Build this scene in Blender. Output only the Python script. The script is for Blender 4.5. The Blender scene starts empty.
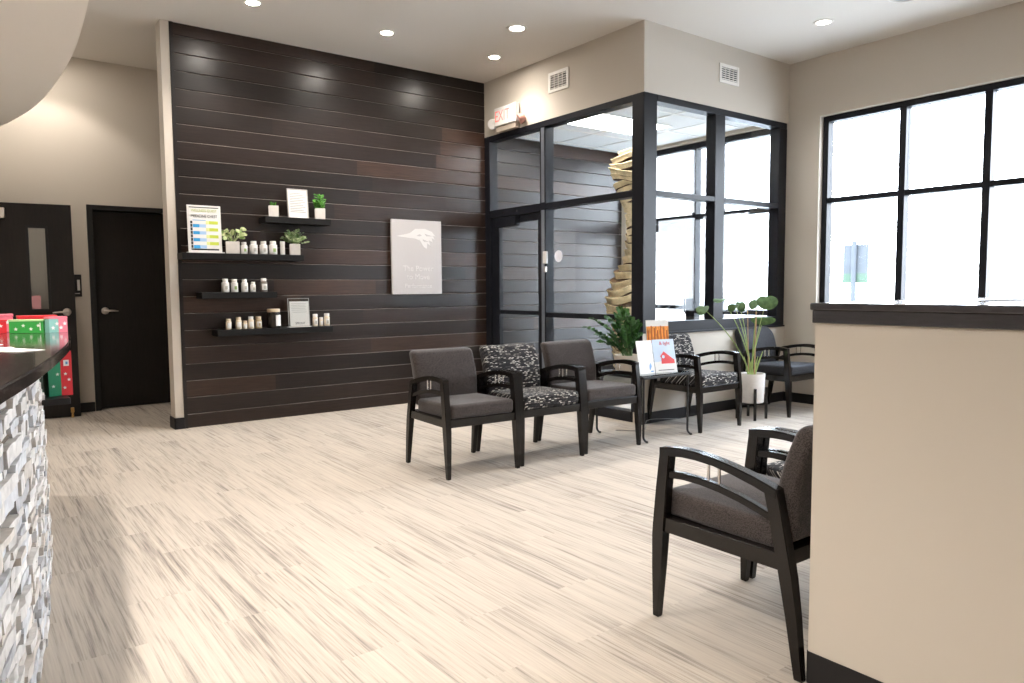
import bpy, bmesh, math, random
from mathutils import Vector, Matrix
random.seed(7)
C = bpy.context.scene.collection
PI = math.pi

# ------------------------------------------------------------------ helpers
class MB:
    """collects shapes, then links them as one mesh object"""
    def __init__(s): s.bm = bmesh.new()
    def box(s, x0, x1, y0, y1, z0, z1, bev=0.0, seg=2):
        v = [s.bm.verts.new((x, y, z)) for x in (x0, x1) for y in (y0, y1) for z in (z0, z1)]
        fs = [(0,1,3,2),(4,6,7,5),(0,4,5,1),(2,3,7,6),(0,2,6,4),(1,5,7,3)]
        f = [s.bm.faces.new([v[i] for i in q]) for q in fs]
        if bev > 0:
            es = list({e for q in f for e in q.edges})
            bmesh.ops.bevel(s.bm, geom=es, offset=bev, segments=seg, profile=0.5, affect='EDGES')
        return s
    def prism(s, poly, a0, a1, axis='x', bev=0.0, seg=2):
        """poly in the two other axes, extruded along axis; a0/a1 may be functions of the vertex"""
        n = len(poly)
        def P(p, a):
            if axis == 'x': return (a, p[0], p[1])
            if axis == 'y': return (p[0], a, p[1])
            return (p[0], p[1], a)
        A = [s.bm.verts.new(P(p, a0)) for p in poly]
        B = [s.bm.verts.new(P(p, a1)) for p in poly]
        f = [s.bm.faces.new(A), s.bm.faces.new(B[::-1])]
        for i in range(n):
            f.append(s.bm.faces.new((A[i], B[i], B[(i+1) % n], A[(i+1) % n])))
        bmesh.ops.recalc_face_normals(s.bm, faces=f)
        if bev > 0:
            es = list({e for q in f for e in q.edges})
            bmesh.ops.bevel(s.bm, geom=es, offset=bev, segments=seg, profile=0.5, affect='EDGES')
        return s
    def tube(s, pts, r, n=10, caps=True):
        pts = [Vector(p) for p in pts]
        rs = r if isinstance(r, (list, tuple)) else [r]*len(pts)
        rings = []
        up = Vector((0, 0, 1))
        prev = None
        for i, p in enumerate(pts):
            d = (pts[min(i+1, len(pts)-1)] - pts[max(i-1, 0)]).normalized()
            if prev is None:
                a = d.cross(up)
                if a.length < 1e-3: a = d.cross(Vector((1, 0, 0)))
                a.normalize()
            else:
                a = prev - d*prev.dot(d)
                if a.length < 1e-5: a = d.cross(up)
                a.normalize()
            prev = a
            b = d.cross(a)
            rings.append([s.bm.verts.new(p + (a*math.cos(2*PI*k/n) + b*math.sin(2*PI*k/n))*rs[i]) for k in range(n)])
        for i in range(len(rings)-1):
            for k in range(n):
                s.bm.faces.new((rings[i][k], rings[i][(k+1) % n], rings[i+1][(k+1) % n], rings[i+1][k]))
        if caps:
            s.bm.faces.new(rings[0][::-1]); s.bm.faces.new(rings[-1])
        return s
    def lathe(s, prof, cx=0, cy=0, n=32, cap0=True, cap1=True, sx=1, sy=1):
        rings = [[s.bm.verts.new((cx+r*sx*math.cos(2*PI*k/n), cy+r*sy*math.sin(2*PI*k/n), z)) for k in range(n)] for r, z in prof]
        for i in range(len(rings)-1):
            for k in range(n):
                s.bm.faces.new((rings[i][k], rings[i][(k+1) % n], rings[i+1][(k+1) % n], rings[i+1][k]))
        if cap0: s.bm.faces.new(rings[0][::-1])
        if cap1: s.bm.faces.new(rings[-1])
        return s
    def quad(s, pts):
        s.bm.faces.new([s.bm.verts.new(p) for p in pts]); return s
    def pillow(s, w, h, t, rc, re, fn, dome=0.0, n=6):
        """rounded slab: outline w x h with corner radius rc, thickness t, soft edge re; fn maps (u,v,d) to a point"""
        def outline(ins):
            r = max(rc-ins, 0.002); W = w/2-ins; H = h/2-ins; o = []
            for cx, cy, a0 in ((W-r, H-r, 0), (-W+r, H-r, PI/2), (-W+r, -H+r, PI), (W-r, -H+r, 1.5*PI)):
                for k in range(n+1):
                    a = a0+PI/2*k/n; o.append((cx+r*math.cos(a), cy+r*math.sin(a)))
            # extra points along sides
            out = []
            m = 6
            for i in range(len(o)):
                p, q = o[i], o[(i+1) % len(o)]
                out.append(p)
                if (i+1) % (n+1) == 0:
                    for k in range(1, m):
                        out.append((p[0]+(q[0]-p[0])*k/m, p[1]+(q[1]-p[1])*k/m))
            return out
        L = []
        for k in range(6):
            a = PI/2*k/5
            L.append((re*(1-math.sin(a)), re*(1-math.cos(a))-0))
        # from front centre to back centre
        lay = []
        mn = min(w, h)/2
        for q in (0.96, 0.75, 0.5, 0.25):
            ins = re+(mn-re)*q
            lay.append((ins, -dome*(1-(1-q)*0+0)*(1-(1-q)**2)))
        lay += [(re*(1-math.sin(PI/2*k/5)), re*(1-math.cos(PI/2*k/5))) for k in range(6)]
        lay += [(re*(1-math.cos(PI/2*k/5)), t-re*(1-math.sin(PI/2*k/5))) for k in range(6)]
        lay += [(re+(mn-re)*0.5, t), (re+(mn-re)*0.96, t)]
        rings = [[s.bm.verts.new(fn(u, v, d)) for u, v in outline(ins)] for ins, d in lay]
        N = len(rings[0]); f = []
        for i in range(len(rings)-1):
            for k in range(N):
                f.append(s.bm.faces.new((rings[i][k], rings[i][(k+1) % N], rings[i+1][(k+1) % N], rings[i+1][k])))
        f.append(s.bm.faces.new(rings[0][::-1])); f.append(s.bm.faces.new(rings[-1]))
        bmesh.ops.recalc_face_normals(s.bm, faces=f)
        return s
    def move(s, M, verts=None):
        bmesh.ops.transform(s.bm, matrix=M, verts=verts or s.bm.verts[:]); return s
    def build(s, name, mat, parent=None, smooth=False, loc=(0, 0, 0)):
        me = bpy.data.meshes.new(name)
        bmesh.ops.recalc_face_normals(s.bm, faces=s.bm.faces[:]) if not getattr(s, 'norec', False) else None
        s.bm.to_mesh(me); s.bm.free()
        if mat is not None:
            for m in (mat if isinstance(mat, list) else [mat]): me.materials.append(m)
        o = bpy.data.objects.new(name, me); C.objects.link(o); o.location = loc
        if smooth:
            me.polygons.foreach_set('use_smooth', [True]*len(me.polygons))
            try: me.set_sharp_from_angle(angle=math.radians(smooth if smooth is not True else 40))
            except Exception: pass
        if parent is not None: o.parent = parent
        return o

def tag(o, label=None, cat=None, group=None, kind=None):
    if label: o['label'] = label
    if cat: o['category'] = cat
    if group: o['group'] = group
    if kind: o['kind'] = kind
    return o
def empty(name, loc=(0, 0, 0), rz=0, **k):
    o = bpy.data.objects.new(name, None); C.objects.link(o); o.location = loc; o.rotation_euler = (0, 0, rz)
    o.empty_display_size = 0.1
    return tag(o, **k)
def kids(o): return [x for x in C.objects if x.parent == o]
def copy_tree(o, parent=None):
    c = o.copy(); C.objects.link(c); c.parent = parent
    for ch in kids(o): copy_tree(ch, c)
    return c
def text_mesh(body, size, name, mat, parent, M, extrude=0.0005, align='CENTER', stretch=1.0):
    cu = bpy.data.curves.new('t', 'FONT'); cu.body = body; cu.size = size; cu.extrude = extrude
    cu.align_x = align; cu.align_y = 'CENTER'; cu.resolution_u = 3
    to = bpy.data.objects.new('t', cu); C.objects.link(to)
    dg = bpy.context.evaluated_depsgraph_get(); dg.update()
    me = bpy.data.meshes.new_from_object(to.evaluated_get(dg))
    bpy.data.objects.remove(to); bpy.data.curves.remove(cu)
    me.transform(Matrix.Scale(stretch, 4, (1, 0, 0)))
    me.transform(M)
    me.materials.clear(); me.materials.append(mat)
    o = bpy.data.objects.new(name, me); C.objects.link(o)
    if parent: o.parent = parent
    return o

# ------------------------------------------------------------------ materials
def mat(name, col, rough=0.5, metal=0.0, spec=0.5, var=0.0, vscale=30.0, bump=0.0, bscale=200.0, stretch=(1, 1, 1), emit=None, estr=0, coat=0.0, sheen=0.0):
    m = bpy.data.materials.new(name); m.use_nodes = True
    nt = m.node_tree; b = nt.nodes['Principled BSDF']
    b.inputs['Base Color'].default_value = (*col, 1); b.inputs['Roughness'].default_value = rough
    b.inputs['Metallic'].default_value = metal; b.inputs['Specular IOR Level'].default_value = spec
    b.inputs['Coat Weight'].default_value = coat; b.inputs['Sheen Weight'].default_value = sheen
    tc = nt.nodes.new('ShaderNodeTexCoord'); mp = nt.nodes.new('ShaderNodeMapping')
    mp.inputs['Scale'].default_value = stretch
    nt.links.new(tc.outputs['Object'], mp.inputs['Vector'])
    if var > 0:
        n = nt.nodes.new('ShaderNodeTexNoise'); n.inputs['Scale'].default_value = vscale; n.inputs['Detail'].default_value = 4
        nt.links.new(mp.outputs[0], n.inputs['Vector'])
        r = nt.nodes.new('ShaderNodeMapRange'); r.inputs['From Min'].default_value = 0.3; r.inputs['From Max'].default_value = 0.7
        r.inputs['To Min'].default_value = 1-var; r.inputs['To Max'].default_value = 1+var
        nt.links.new(n.outputs['Fac'], r.inputs['Value'])
        mx = nt.nodes.new('ShaderNodeVectorMath'); mx.operation = 'SCALE'; mx.inputs[0].default_value = col
        nt.links.new(r.outputs[0], mx.inputs['Scale']); nt.links.new(mx.outputs[0], b.inputs['Base Color'])
    if bump > 0:
        n2 = nt.nodes.new('ShaderNodeTexNoise'); n2.inputs['Scale'].default_value = bscale; n2.inputs['Detail'].default_value = 3
        nt.links.new(mp.outputs[0], n2.inputs['Vector'])
        bp = nt.nodes.new('ShaderNodeBump'); bp.inputs['Strength'].default_value = bump; bp.inputs['Distance'].default_value = 0.002
        nt.links.new(n2.outputs['Fac'], bp.inputs['Height']); nt.links.new(bp.outputs[0], b.inputs['Normal'])
    if emit:
        b.inputs['Emission Color'].default_value = (*emit, 1); b.inputs['Emission Strength'].default_value = estr
    return m

WALL = mat('greige_paint', (0.57, 0.515, 0.445), 0.85, spec=0.25, bump=0.05, bscale=400)
WALL2 = WALL
CEIL = mat('ceiling_paint', (0.72, 0.68, 0.63), 0.9, spec=0.2, bump=0.05, bscale=300)
SOFF = mat('soffit_paint', (0.90, 0.865, 0.81), 0.9, spec=0.2)
BASE = mat('black_rubber_base', (0.014, 0.013, 0.014), 0.5, spec=0.3)
FRAME = mat('dark_bronze_aluminium', (0.008, 0.009, 0.013), 0.42, metal=0.0, spec=0.25)
STRIP = mat('brushed_metal_strip', (0.32, 0.35, 0.40), 0.35, metal=0.7)
DOORM = mat('espresso_door_veneer', (0.010, 0.0075, 0.0065), 0.42, spec=0.3, var=0.25, vscale=12, stretch=(6, 6, 0.6))
DOORF = mat('black_door_frame', (0.009, 0.009, 0.009), 0.45, spec=0.35)
CHROME = mat('satin_nickel', (0.62, 0.57, 0.52), 0.28, metal=1.0)
ROD = mat('polished_rod', (0.85, 0.83, 0.8), 0.22, metal=1.0)
LAC = mat('espresso_lacquered_wood', (0.0075, 0.0058, 0.0052), 0.22, spec=0.38, var=0.15, vscale=20)
SHELF = mat('black_shelf_laminate', (0.006, 0.0055, 0.0055), 0.5, spec=0.25)
BLKMET = mat('black_powder_coat', (0.012, 0.012, 0.013), 0.4)
WHITE = mat('white_plastic', (0.72, 0.695, 0.665), 0.4)
GRILLE = mat('white_painted_metal', (0.80, 0.77, 0.72), 0.5)
DARKIN = mat('dark_duct', (0.02, 0.018, 0.016), 0.8)
CERAM = mat('matt_white_ceramic', (0.70, 0.66, 0.62), 0.55, var=0.04)
SOIL = mat('potting_soil', (0.045, 0.03, 0.02), 0.95, bump=0.6, bscale=120)
PAPER = mat('white_paper', (0.74, 0.73, 0.71), 0.6)
INK = mat('black_ink', (0.02, 0.02, 0.022), 0.5)
TXTG = mat('grey_print', (0.25, 0.245, 0.24), 0.6)
BEIGE = mat('beige_lid', (0.62, 0.50, 0.36), 0.5)
AMBER = mat('amber_capsules', (0.50, 0.40, 0.24), 0.35, var=0.2, vscale=60)
CREAMB = mat('cream_glass', (0.72, 0.62, 0.48), 0.3, var=0.08, vscale=60)
DARKJ = mat('dark_brown_jar', (0.018, 0.014, 0.012), 0.15)
STAKE = mat('bamboo_stake', (0.45, 0.29, 0.15), 0.6, var=0.15, vscale=40)

def leafmat(name, c, c2):
    m = mat(name, c, 0.55, spec=0.35); nt = m.node_tree; b = nt.nodes['Principled BSDF']
    tc = nt.nodes.new('ShaderNodeTexCoord'); n = nt.nodes.new('ShaderNodeTexNoise'); n.inputs['Scale'].default_value = 22
    nt.links.new(tc.outputs['Object'], n.inputs['Vector'])
    r = nt.nodes.new('ShaderNodeValToRGB'); r.color_ramp.elements[0].position = 0.4; r.color_ramp.elements[0].color = (*c, 1)
    r.color_ramp.elements[1].position = 0.62; r.color_ramp.elements[1].color = (*c2, 1)
    nt.links.new(n.outputs['Fac'], r.inputs[0]); nt.links.new(r.outputs[0], b.inputs['Base Color'])
    return m
LZZ = leafmat('glossy_deep_green_leaf', (0.02, 0.065, 0.018), (0.05, 0.16, 0.03))
LVAR = leafmat('variegated_leaf', (0.16, 0.26, 0.07), (0.62, 0.66, 0.36))
LMINT = leafmat('pale_mint_leaf', (0.16, 0.27, 0.09), (0.48, 0.56, 0.33))
LFERN = leafmat('bright_green_leaf', (0.03, 0.13, 0.012), (0.09, 0.30, 0.03))
LRND = leafmat('round_green_leaf', (0.055, 0.11, 0.035), (0.10, 0.18, 0.06))
LSTEM = mat('pale_green_stem', (0.32, 0.42, 0.13), 0.5)
LSTEMD = mat('green_stem', (0.08, 0.17, 0.05), 0.5)

def glassmat(name='clear_window_glass', tint=(0.97, 0.985, 0.99), ior=1.5, boost=1.0):
    m = bpy.data.materials.new(name); m.use_nodes = True; nt = m.node_tree; nt.nodes.clear()
    o = nt.nodes.new('ShaderNodeOutputMaterial'); t = nt.nodes.new('ShaderNodeBsdfTransparent'); t.inputs[0].default_value = (*tint, 1)
    g = nt.nodes.new('ShaderNodeBsdfGlossy'); g.inputs['Roughness'].default_value = 0.02
    lw = nt.nodes.new('ShaderNodeLayerWeight'); lw.inputs['Blend'].default_value = 0.5
    pw = nt.nodes.new('ShaderNodeMath'); pw.operation = 'POWER'; pw.inputs[1].default_value = 5; nt.links.new(lw.outputs['Facing'], pw.inputs[0])
    f = nt.nodes.new('ShaderNodeMath'); f.operation = 'MULTIPLY_ADD'; f.inputs[1].default_value = 0.95; f.inputs[2].default_value = 0.04; nt.links.new(pw.outputs[0], f.inputs[0])
    mx = nt.nodes.new('ShaderNodeMixShader')
    mu = nt.nodes.new('ShaderNodeMath'); mu.operation = 'MULTIPLY'; mu.inputs[1].default_value = boost
    nt.links.new(f.outputs[0], mu.inputs[0]); nt.links.new(mu.outputs[0], mx.inputs[0]); nt.links.new(t.outputs[0], mx.inputs[1]); nt.links.new(g.outputs[0], mx.inputs[2])
    nt.links.new(mx.outputs[0], o.inputs[0]); return m
GLASS = glassmat()
ACRY = glassmat('clear_acrylic', (0.98, 0.985, 0.985))
TABG = glassmat('smoked_table_glass', (0.30, 0.36, 0.38), 1.5, 1.3)

def fabric_plain(name, c, sc=500, rough=0.95, sheen=0.25, mott=0.12):
    m = mat(name, c, rough, spec=0.15, sheen=sheen); nt = m.node_tree; b = nt.nodes['Principled BSDF']
    tc = nt.nodes.new('ShaderNodeTexCoord')
    v = nt.nodes.new('ShaderNodeTexVoronoi'); v.inputs['Scale'].default_value = sc*0.55
    nt.links.new(tc.outputs['Object'], v.inputs['Vector'])
    n = nt.nodes.new('ShaderNodeTexNoise'); n.inputs['Scale'].default_value = 14
    nt.links.new(tc.outputs['Object'], n.inputs['Vector'])
    a = nt.nodes.new('ShaderNodeMapRange'); a.inputs['From Min'].default_value = 0.1; a.inputs['From Max'].default_value = 0.7
    a.inputs['To Min'].default_value = 1.45; a.inputs['To Max'].default_value = 0.35
    nt.links.new(v.outputs['Distance'], a.inputs['Value'])
    a2 = nt.nodes.new('ShaderNodeMapRange'); a2.inputs['To Min'].default_value = 1-mott; a2.inputs['To Max'].default_value = 1+mott
    nt.links.new(n.outputs['Fac'], a2.inputs['Value'])
    mu = nt.nodes.new('ShaderNodeMath'); mu.operation = 'MULTIPLY'
    nt.links.new(a.outputs[0], mu.inputs[0]); nt.links.new(a2.outputs[0], mu.inputs[1])
    s = nt.nodes.new('ShaderNodeVectorMath'); s.operation = 'SCALE'; s.inputs[0].default_value = c
    nt.links.new(mu.outputs[0], s.inputs['Scale']); nt.links.new(s.outputs[0], b.inputs['Base Color'])
    bp = nt.nodes.new('ShaderNodeBump'); bp.inputs['Strength'].default_value = 0.5; bp.inputs['Distance'].default_value = 0.002; bp.invert = True
    nt.links.new(v.outputs['Distance'], bp.inputs['Height']); nt.links.new(bp.outputs[0], b.inputs['Normal'])
    return m
FTAUPE = fabric_plain('taupe_woven_upholstery', (0.076, 0.062, 0.058))
FCHAR = fabric_plain('smooth_charcoal_upholstery', (0.040, 0.040, 0.046), 900, 0.55, 0.1, 0.05)
def fabric_pattern(name):
    m = mat(name, (0.03, 0.03, 0.03), 0.9, spec=0.15, sheen=0.1); nt = m.node_tree; b = nt.nodes['Principled BSDF']
    tc = nt.nodes.new('ShaderNodeTexCoord'); sp = nt.nodes.new('ShaderNodeSeparateXYZ'); nt.links.new(tc.outputs['Object'], sp.inputs[0])
    ad = nt.nodes.new('ShaderNodeMath'); ad.operation = 'ADD'; nt.links.new(sp.outputs['Y'], ad.inputs[0]); nt.links.new(sp.outputs['Z'], ad.inputs[1])
    cb = nt.nodes.new('ShaderNodeCombineXYZ'); nt.links.new(sp.outputs['X'], cb.inputs['X']); nt.links.new(ad.outputs[0], cb.inputs['Y'])
    def brick(w, h, off, mortar, sh):
        mp = nt.nodes.new('ShaderNodeMapping'); mp.inputs['Location'].default_value = sh; mp.inputs['Rotation'].default_value = (0, 0, 0.0)
        nt.links.new(cb.outputs[0], mp.inputs['Vector'])
        br = nt.nodes.new('ShaderNodeTexBrick'); br.inputs['Scale'].default_value = 1.0
        br.inputs['Brick Width'].default_value = w; br.inputs['Row Height'].default_value = h; br.inputs['Mortar Size'].default_value = mortar
        br.inputs['Mortar Smooth'].default_value = 0.1; br.offset = off; br.offset_frequency = 3
        br.inputs['Color1'].default_value = (0, 0, 0, 1); br.inputs['Color2'].default_value = (1, 1, 1, 1); br.inputs['Mortar'].default_value = (0, 0, 0, 1)
        nt.links.new(mp.outputs[0], br.inputs['Vector']); return br
    br = brick(0.026, 0.0115, 0.37, 0.0026, (0.013, 0.004, 0))
    r = nt.nodes.new('ShaderNodeValToRGB'); r.color_ramp.interpolation = 'CONSTANT'
    e = r.color_ramp.elements; e[0].position = 0; e[0].color = (0.018, 0.017, 0.019, 1); e[1].position = 0.32; e[1].color = (0.07, 0.066, 0.066, 1)
    x = e.new(0.50); x.color = (0.26, 0.24, 0.22, 1); x = e.new(0.63); x.color = (0.03, 0.03, 0.033, 1); x = e.new(0.79); x.color = (0.60, 0.57, 0.52, 1)
    nt.links.new(br.outputs['Color'], r.inputs[0]); nt.links.new(r.outputs[0], b.inputs['Base Color'])
    return m
FPAT = fabric_pattern('dash_patterned_upholstery')

def planks_mat():
    m = mat('stained_plank_wood', (0.03, 0.022, 0.02), 0.36, spec=0.42); nt = m.node_tree; b = nt.nodes['Principled BSDF']
    at = nt.nodes.new('ShaderNodeAttribute'); at.attribute_name = 'tone'
    tc = nt.nodes.new('ShaderNodeTexCoord'); mp = nt.nodes.new('ShaderNodeMapping'); mp.inputs['Scale'].default_value = (1.2, 1, 22)
    nt.links.new(tc.outputs['Object'], mp.inputs['Vector'])
    n = nt.nodes.new('ShaderNodeTexNoise'); n.inputs['Scale'].default_value = 3.5; n.inputs['Detail'].default_value = 7; n.inputs['Roughness'].default_value = 0.62
    nt.links.new(mp.outputs[0], n.inputs['Vector'])
    mr = nt.nodes.new('ShaderNodeMapRange'); mr.inputs['From Min'].default_value = 0.25; mr.inputs['From Max'].default_value = 0.75
    mr.inputs['To Min'].default_value = 0.6; mr.inputs['To Max'].default_value = 1.5
    nt.links.new(n.outputs['Fac'], mr.inputs['Value'])
    s = nt.nodes.new('ShaderNodeVectorMath'); s.operation = 'SCALE'
    nt.links.new(at.outputs['Color'], s.inputs[0]); nt.links.new(mr.outputs[0], s.inputs['Scale']); nt.links.new(s.outputs[0], b.inputs['Base Color'])
    mr2 = nt.nodes.new('ShaderNodeMapRange'); mr2.inputs['To Min'].default_value = 0.26; mr2.inputs['To Max'].default_value = 0.36
    nt.links.new(n.outputs['Fac'], mr2.inputs['Value']); nt.links.new(mr2.outputs[0], b.inputs['Roughness'])
    bp = nt.nodes.new('ShaderNodeBump'); bp.inputs['Strength'].default_value = 0.05; bp.inputs['Distance'].default_value = 0.001
    nt.links.new(n.outputs['Fac'], bp.inputs['Height']); nt.links.new(bp.outputs[0], b.inputs['Normal'])
    return m
PLANK = planks_mat()

def floor_mat():
    m = mat('striated_carpet_plank', (0.5, 0.45, 0.4), 0.9, spec=0.15); nt = m.node_tree; b = nt.nodes['Principled BSDF']
    tc = nt.nodes.new('ShaderNodeTexCoord')
    # plank layout: rows along X, planks run along Y
    sw = nt.nodes.new('ShaderNodeMapping'); sw.inputs['Rotation'].default_value = (0, 0, PI/2); nt.links.new(tc.outputs['Object'], sw.inputs['Vector'])
    br = nt.nodes.new('ShaderNodeTexBrick'); br.inputs['Scale'].default_value = 1.0; br.inputs['Brick Width'].default_value = 0.95; br.inputs['Row Height'].default_value = 0.245
    br.inputs['Mortar Size'].default_value = 0.0; br.offset = 0.42; br.offset_frequency = 2
    br.inputs['Color1'].default_value = (0, 0, 0, 1); br.inputs['Color2'].default_value = (1, 1, 1, 1)
    nt.links.new(sw.outputs[0], br.inputs['Vector'])
    # shift streaks per plank
    sc = nt.nodes.new('ShaderNodeVectorMath'); sc.operation = 'SCALE'; sc.inputs['Scale'].default_value = 7.3
    nt.links.new(br.outputs['Color'], sc.inputs[0])
    ad = nt.nodes.new('ShaderNodeVectorMath'); ad.operation = 'ADD'; nt.links.new(tc.outputs['Object'], ad.inputs[0]); nt.links.new(sc.outputs[0], ad.inputs[1])
    def noise(scale, st, det, rg):
        mp = nt.nodes.new('ShaderNodeMapping'); mp.inputs['Scale'].default_value = st; nt.links.new(ad.outputs[0], mp.inputs['Vector'])
        n = nt.nodes.new('ShaderNodeTexNoise'); n.inputs['Scale'].default_value = scale; n.inputs['Detail'].default_value = det; n.inputs['Roughness'].default_value = rg
        nt.links.new(mp.outputs[0], n.inputs['Vector']); return n
    n1 = noise(1.0, (62, 1.3, 1), 3, 0.6)     # long streaks
    n2 = noise(1.0, (150, 5, 1), 2, 0.5)      # fine dashes
    n3 = noise(1.0, (9, 0.9, 1), 2, 0.5)      # broad drift
    n4 = noise(420, (1, 1, 1), 1, 0.5)
    def math2(op, a, bb):
        q = nt.nodes.new('ShaderNodeMath'); q.operation = op
        for i, z in enumerate((a, bb)):
            if isinstance(z, (int, float)): q.inputs[i].default_value = z
            else: nt.links.new(z, q.inputs[i])
        return q.outputs[0]
    s = math2('ADD', math2('MULTIPLY', n1.outputs['Fac'], 0.46), math2('MULTIPLY', n2.outputs['Fac'], 0.26))
    s = math2('ADD', s, math2('MULTIPLY', n3.outputs['Fac'], 0.20))
    s = math2('ADD', s, math2('MULTIPLY', n4.outputs['Fac'], 0.08))
    s = math2('ADD', s, math2('MULTIPLY', math2('SUBTRACT', br.outputs['Fac'], 0.5), 0.0))
    sep = nt.nodes.new('ShaderNodeSeparateColor'); nt.links.new(br.outputs['Color'], sep.inputs[0])
    s = math2('ADD', s, math2('MULTIPLY', math2('SUBTRACT', sep.outputs[0], 0.5), 0.05))
    r = nt.nodes.new('ShaderNodeValToRGB'); e = r.color_ramp.elements
    e[0].position = 0.34; e[0].color = (0.20, 0.175, 0.155, 1); e[1].position = 0.60; e[1].color = (0.535, 0.475, 0.405, 1)
    x = e.new(0.42); x.color = (0.35, 0.308, 0.268, 1); x = e.new(0.49); x.color = (0.47, 0.416, 0.356, 1)
    nt.links.new(s, r.inputs[0]); nt.links.new(r.outputs[0], b.inputs['Base Color'])
    bp = nt.nodes.new('ShaderNodeBump'); bp.inputs['Strength'].default_value = 0.25; bp.inputs['Distance'].default_value = 0.002
    nt.links.new(n2.outputs['Fac'], bp.inputs['Height']); nt.links.new(bp.outputs[0], b.inputs['Normal'])
    return m
FLOOR = floor_mat()

def granite_mat():
    m = mat('black_speckled_granite', (0.03, 0.026, 0.025), 0.10, spec=0.6); nt = m.node_tree; b = nt.nodes['Principled BSDF']
    tc = nt.nodes.new('ShaderNodeTexCoord'); v = nt.nodes.new('ShaderNodeTexNoise'); v.inputs['Scale'].default_value = 60; v.inputs['Detail'].default_value = 6; v.inputs['Roughness'].default_value = 0.7
    nt.links.new(tc.outputs['Object'], v.inputs['Vector'])
    r = nt.nodes.new('ShaderNodeValToRGB'); e = r.color_ramp.elements; e[0].position = 0.42; e[0].color = (0.008, 0.007, 0.007, 1)
    e[1].position = 0.72; e[1].color = (0.22, 0.19, 0.17, 1); x = e.new(0.56); x.color = (0.035, 0.028, 0.026, 1)
    nt.links.new(v.outputs['Fac'], r.inputs[0]); nt.links.new(r.outputs[0], b.inputs['Base Color']); return m
GRAN = granite_mat()
def tone_mat(name, rough, nscale=25, lo=0.8, hi=1.15):
    m = mat(name, (0.5, 0.5, 0.5), rough, spec=0.4); nt = m.node_tree; b = nt.nodes['Principled BSDF']
    at = nt.nodes.new('ShaderNodeAttribute'); at.attribute_name = 'tone'
    tc = nt.nodes.new('ShaderNodeTexCoord'); n = nt.nodes.new('ShaderNodeTexNoise'); n.inputs['Scale'].default_value = nscale; n.inputs['Detail'].default_value = 5
    nt.links.new(tc.outputs['Object'], n.inputs['Vector'])
    mr = nt.nodes.new('ShaderNodeMapRange'); mr.inputs['From Min'].default_value = 0.3; mr.inputs['From Max'].default_value = 0.7; mr.inputs['To Min'].default_value = lo; mr.inputs['To Max'].default_value = hi
    nt.links.new(n.outputs['Fac'], mr.inputs['Value'])
    s = nt.nodes.new('ShaderNodeVectorMath'); s.operation = 'SCALE'
    nt.links.new(at.outputs['Color'], s.inputs[0]); nt.links.new(mr.outputs[0], s.inputs['Scale']); nt.links.new(s.outputs[0], b.inputs['Base Color'])
    return m
STONE = tone_mat('split_face_stone', 0.75)
BONE = tone_mat('aged_plaster', 0.8, 14, 0.75, 1.2)
def set_tone(mesh, cols):
    ca = mesh.color_attributes.new('tone', 'FLOAT_COLOR', 'CORNER')
    for p in mesh.polygons:
        c = cols[p.index]
        for li in p.loop_indices: ca.data[li].color = (*c, 1)

# ------------------------------------------------------------------ room shell
HC = 3.66
XW = 7.304      # inner face of window wall
Y1 = 7.176      # face of plank wall
YB = 8.84       # back wall of hall
AX, BY = 5.03, 4.665  # vestibule corner
S = dict(kind='structure')
tag(MB().box(-4, XW+0.2, -4, YB+0.15, -0.12, 0).build('floor', FLOOR), **S)
tag(MB().box(-4, XW+0.2, -4, YB+0.15, HC, HC+0.12).build('ceiling', CEIL), **S)
tag(MB().box(-4.15, -4, -4, YB+0.15, 0, HC).build('wall_left', WALL), **S)
tag(MB().box(-4, XW+0.2, -4.15, -4, 0, HC).build('wall_front', WALL), **S)
# hall wall with door opening
w = MB()
w.box(-4, 1.12, YB, YB+0.15, 0, HC); w.box(2.09, XW+0.2, YB, YB+0.15, 0, HC); w.box(1.12, 2.09, YB, YB+0.15, 2.175, HC); w.box(1.0, 2.2, YB+0.151, YB+0.25, -0.1, 2.3)  # last box: unseen backing added to stop outside light leaking under the door
tag(w.build('wall_back', WALL), **S)
tag(MB().box(0.0, 1.115, YB-0.012, YB, 0, 0.10, 0.003).box(2.095, 5, YB-0.012, YB, 0, 0.1, 0.003).build('baseboard_back', BASE), **S)
# hall door
d = empty('door_1', (1.12, YB, 0), kind='structure')
fr = MB(); fr.box(0.002, 0.052, -0.015, 0.15, 0, 2.173, 0.002); fr.box(0.918, 0.968, -0.015, 0.15, 0, 2.173, 0.002); fr.box(0.052, 0.918, -0.015, 0.15, 2.123, 2.173, 0.002)
fr.box(0.052, 0.066, 0.06, 0.10, 0, 2.123); fr.box(0.904, 0.918, 0.06, 0.10, 0, 2.123)
fr.build('door_frame', DOORF, d)
MB().box(0.056, 0.914, 0.10, 0.145, 0.008, 2.119, 0.002).build('door_leaf', DOORM, d)
def lever(parent, x, y, z, sx):
    m = MB()
    m.lathe([(0.0, 0), (0.036, 0), (0.038, 0.004), (0.034, 0.012), (0.022, 0.016), (0.0155, 0.02), (0.0155, 0.048), (0.0, 0.052)], n=24)
    m.move(Matrix.Rotation(PI/2, 4, 'X'))
    m.tube([(0, -0.045, 0), (sx*0.02, -0.055, 0), (sx*0.06, -0.055, 0.002), (sx*0.12, -0.05, -0.004)], [0.012, 0.012, 0.009, 0.007], 12)
    return m.build('door_handle', CHROME, parent, True, (x, y, z))
lever(d, 0.145, 0.10, 1.06, 1)

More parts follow.
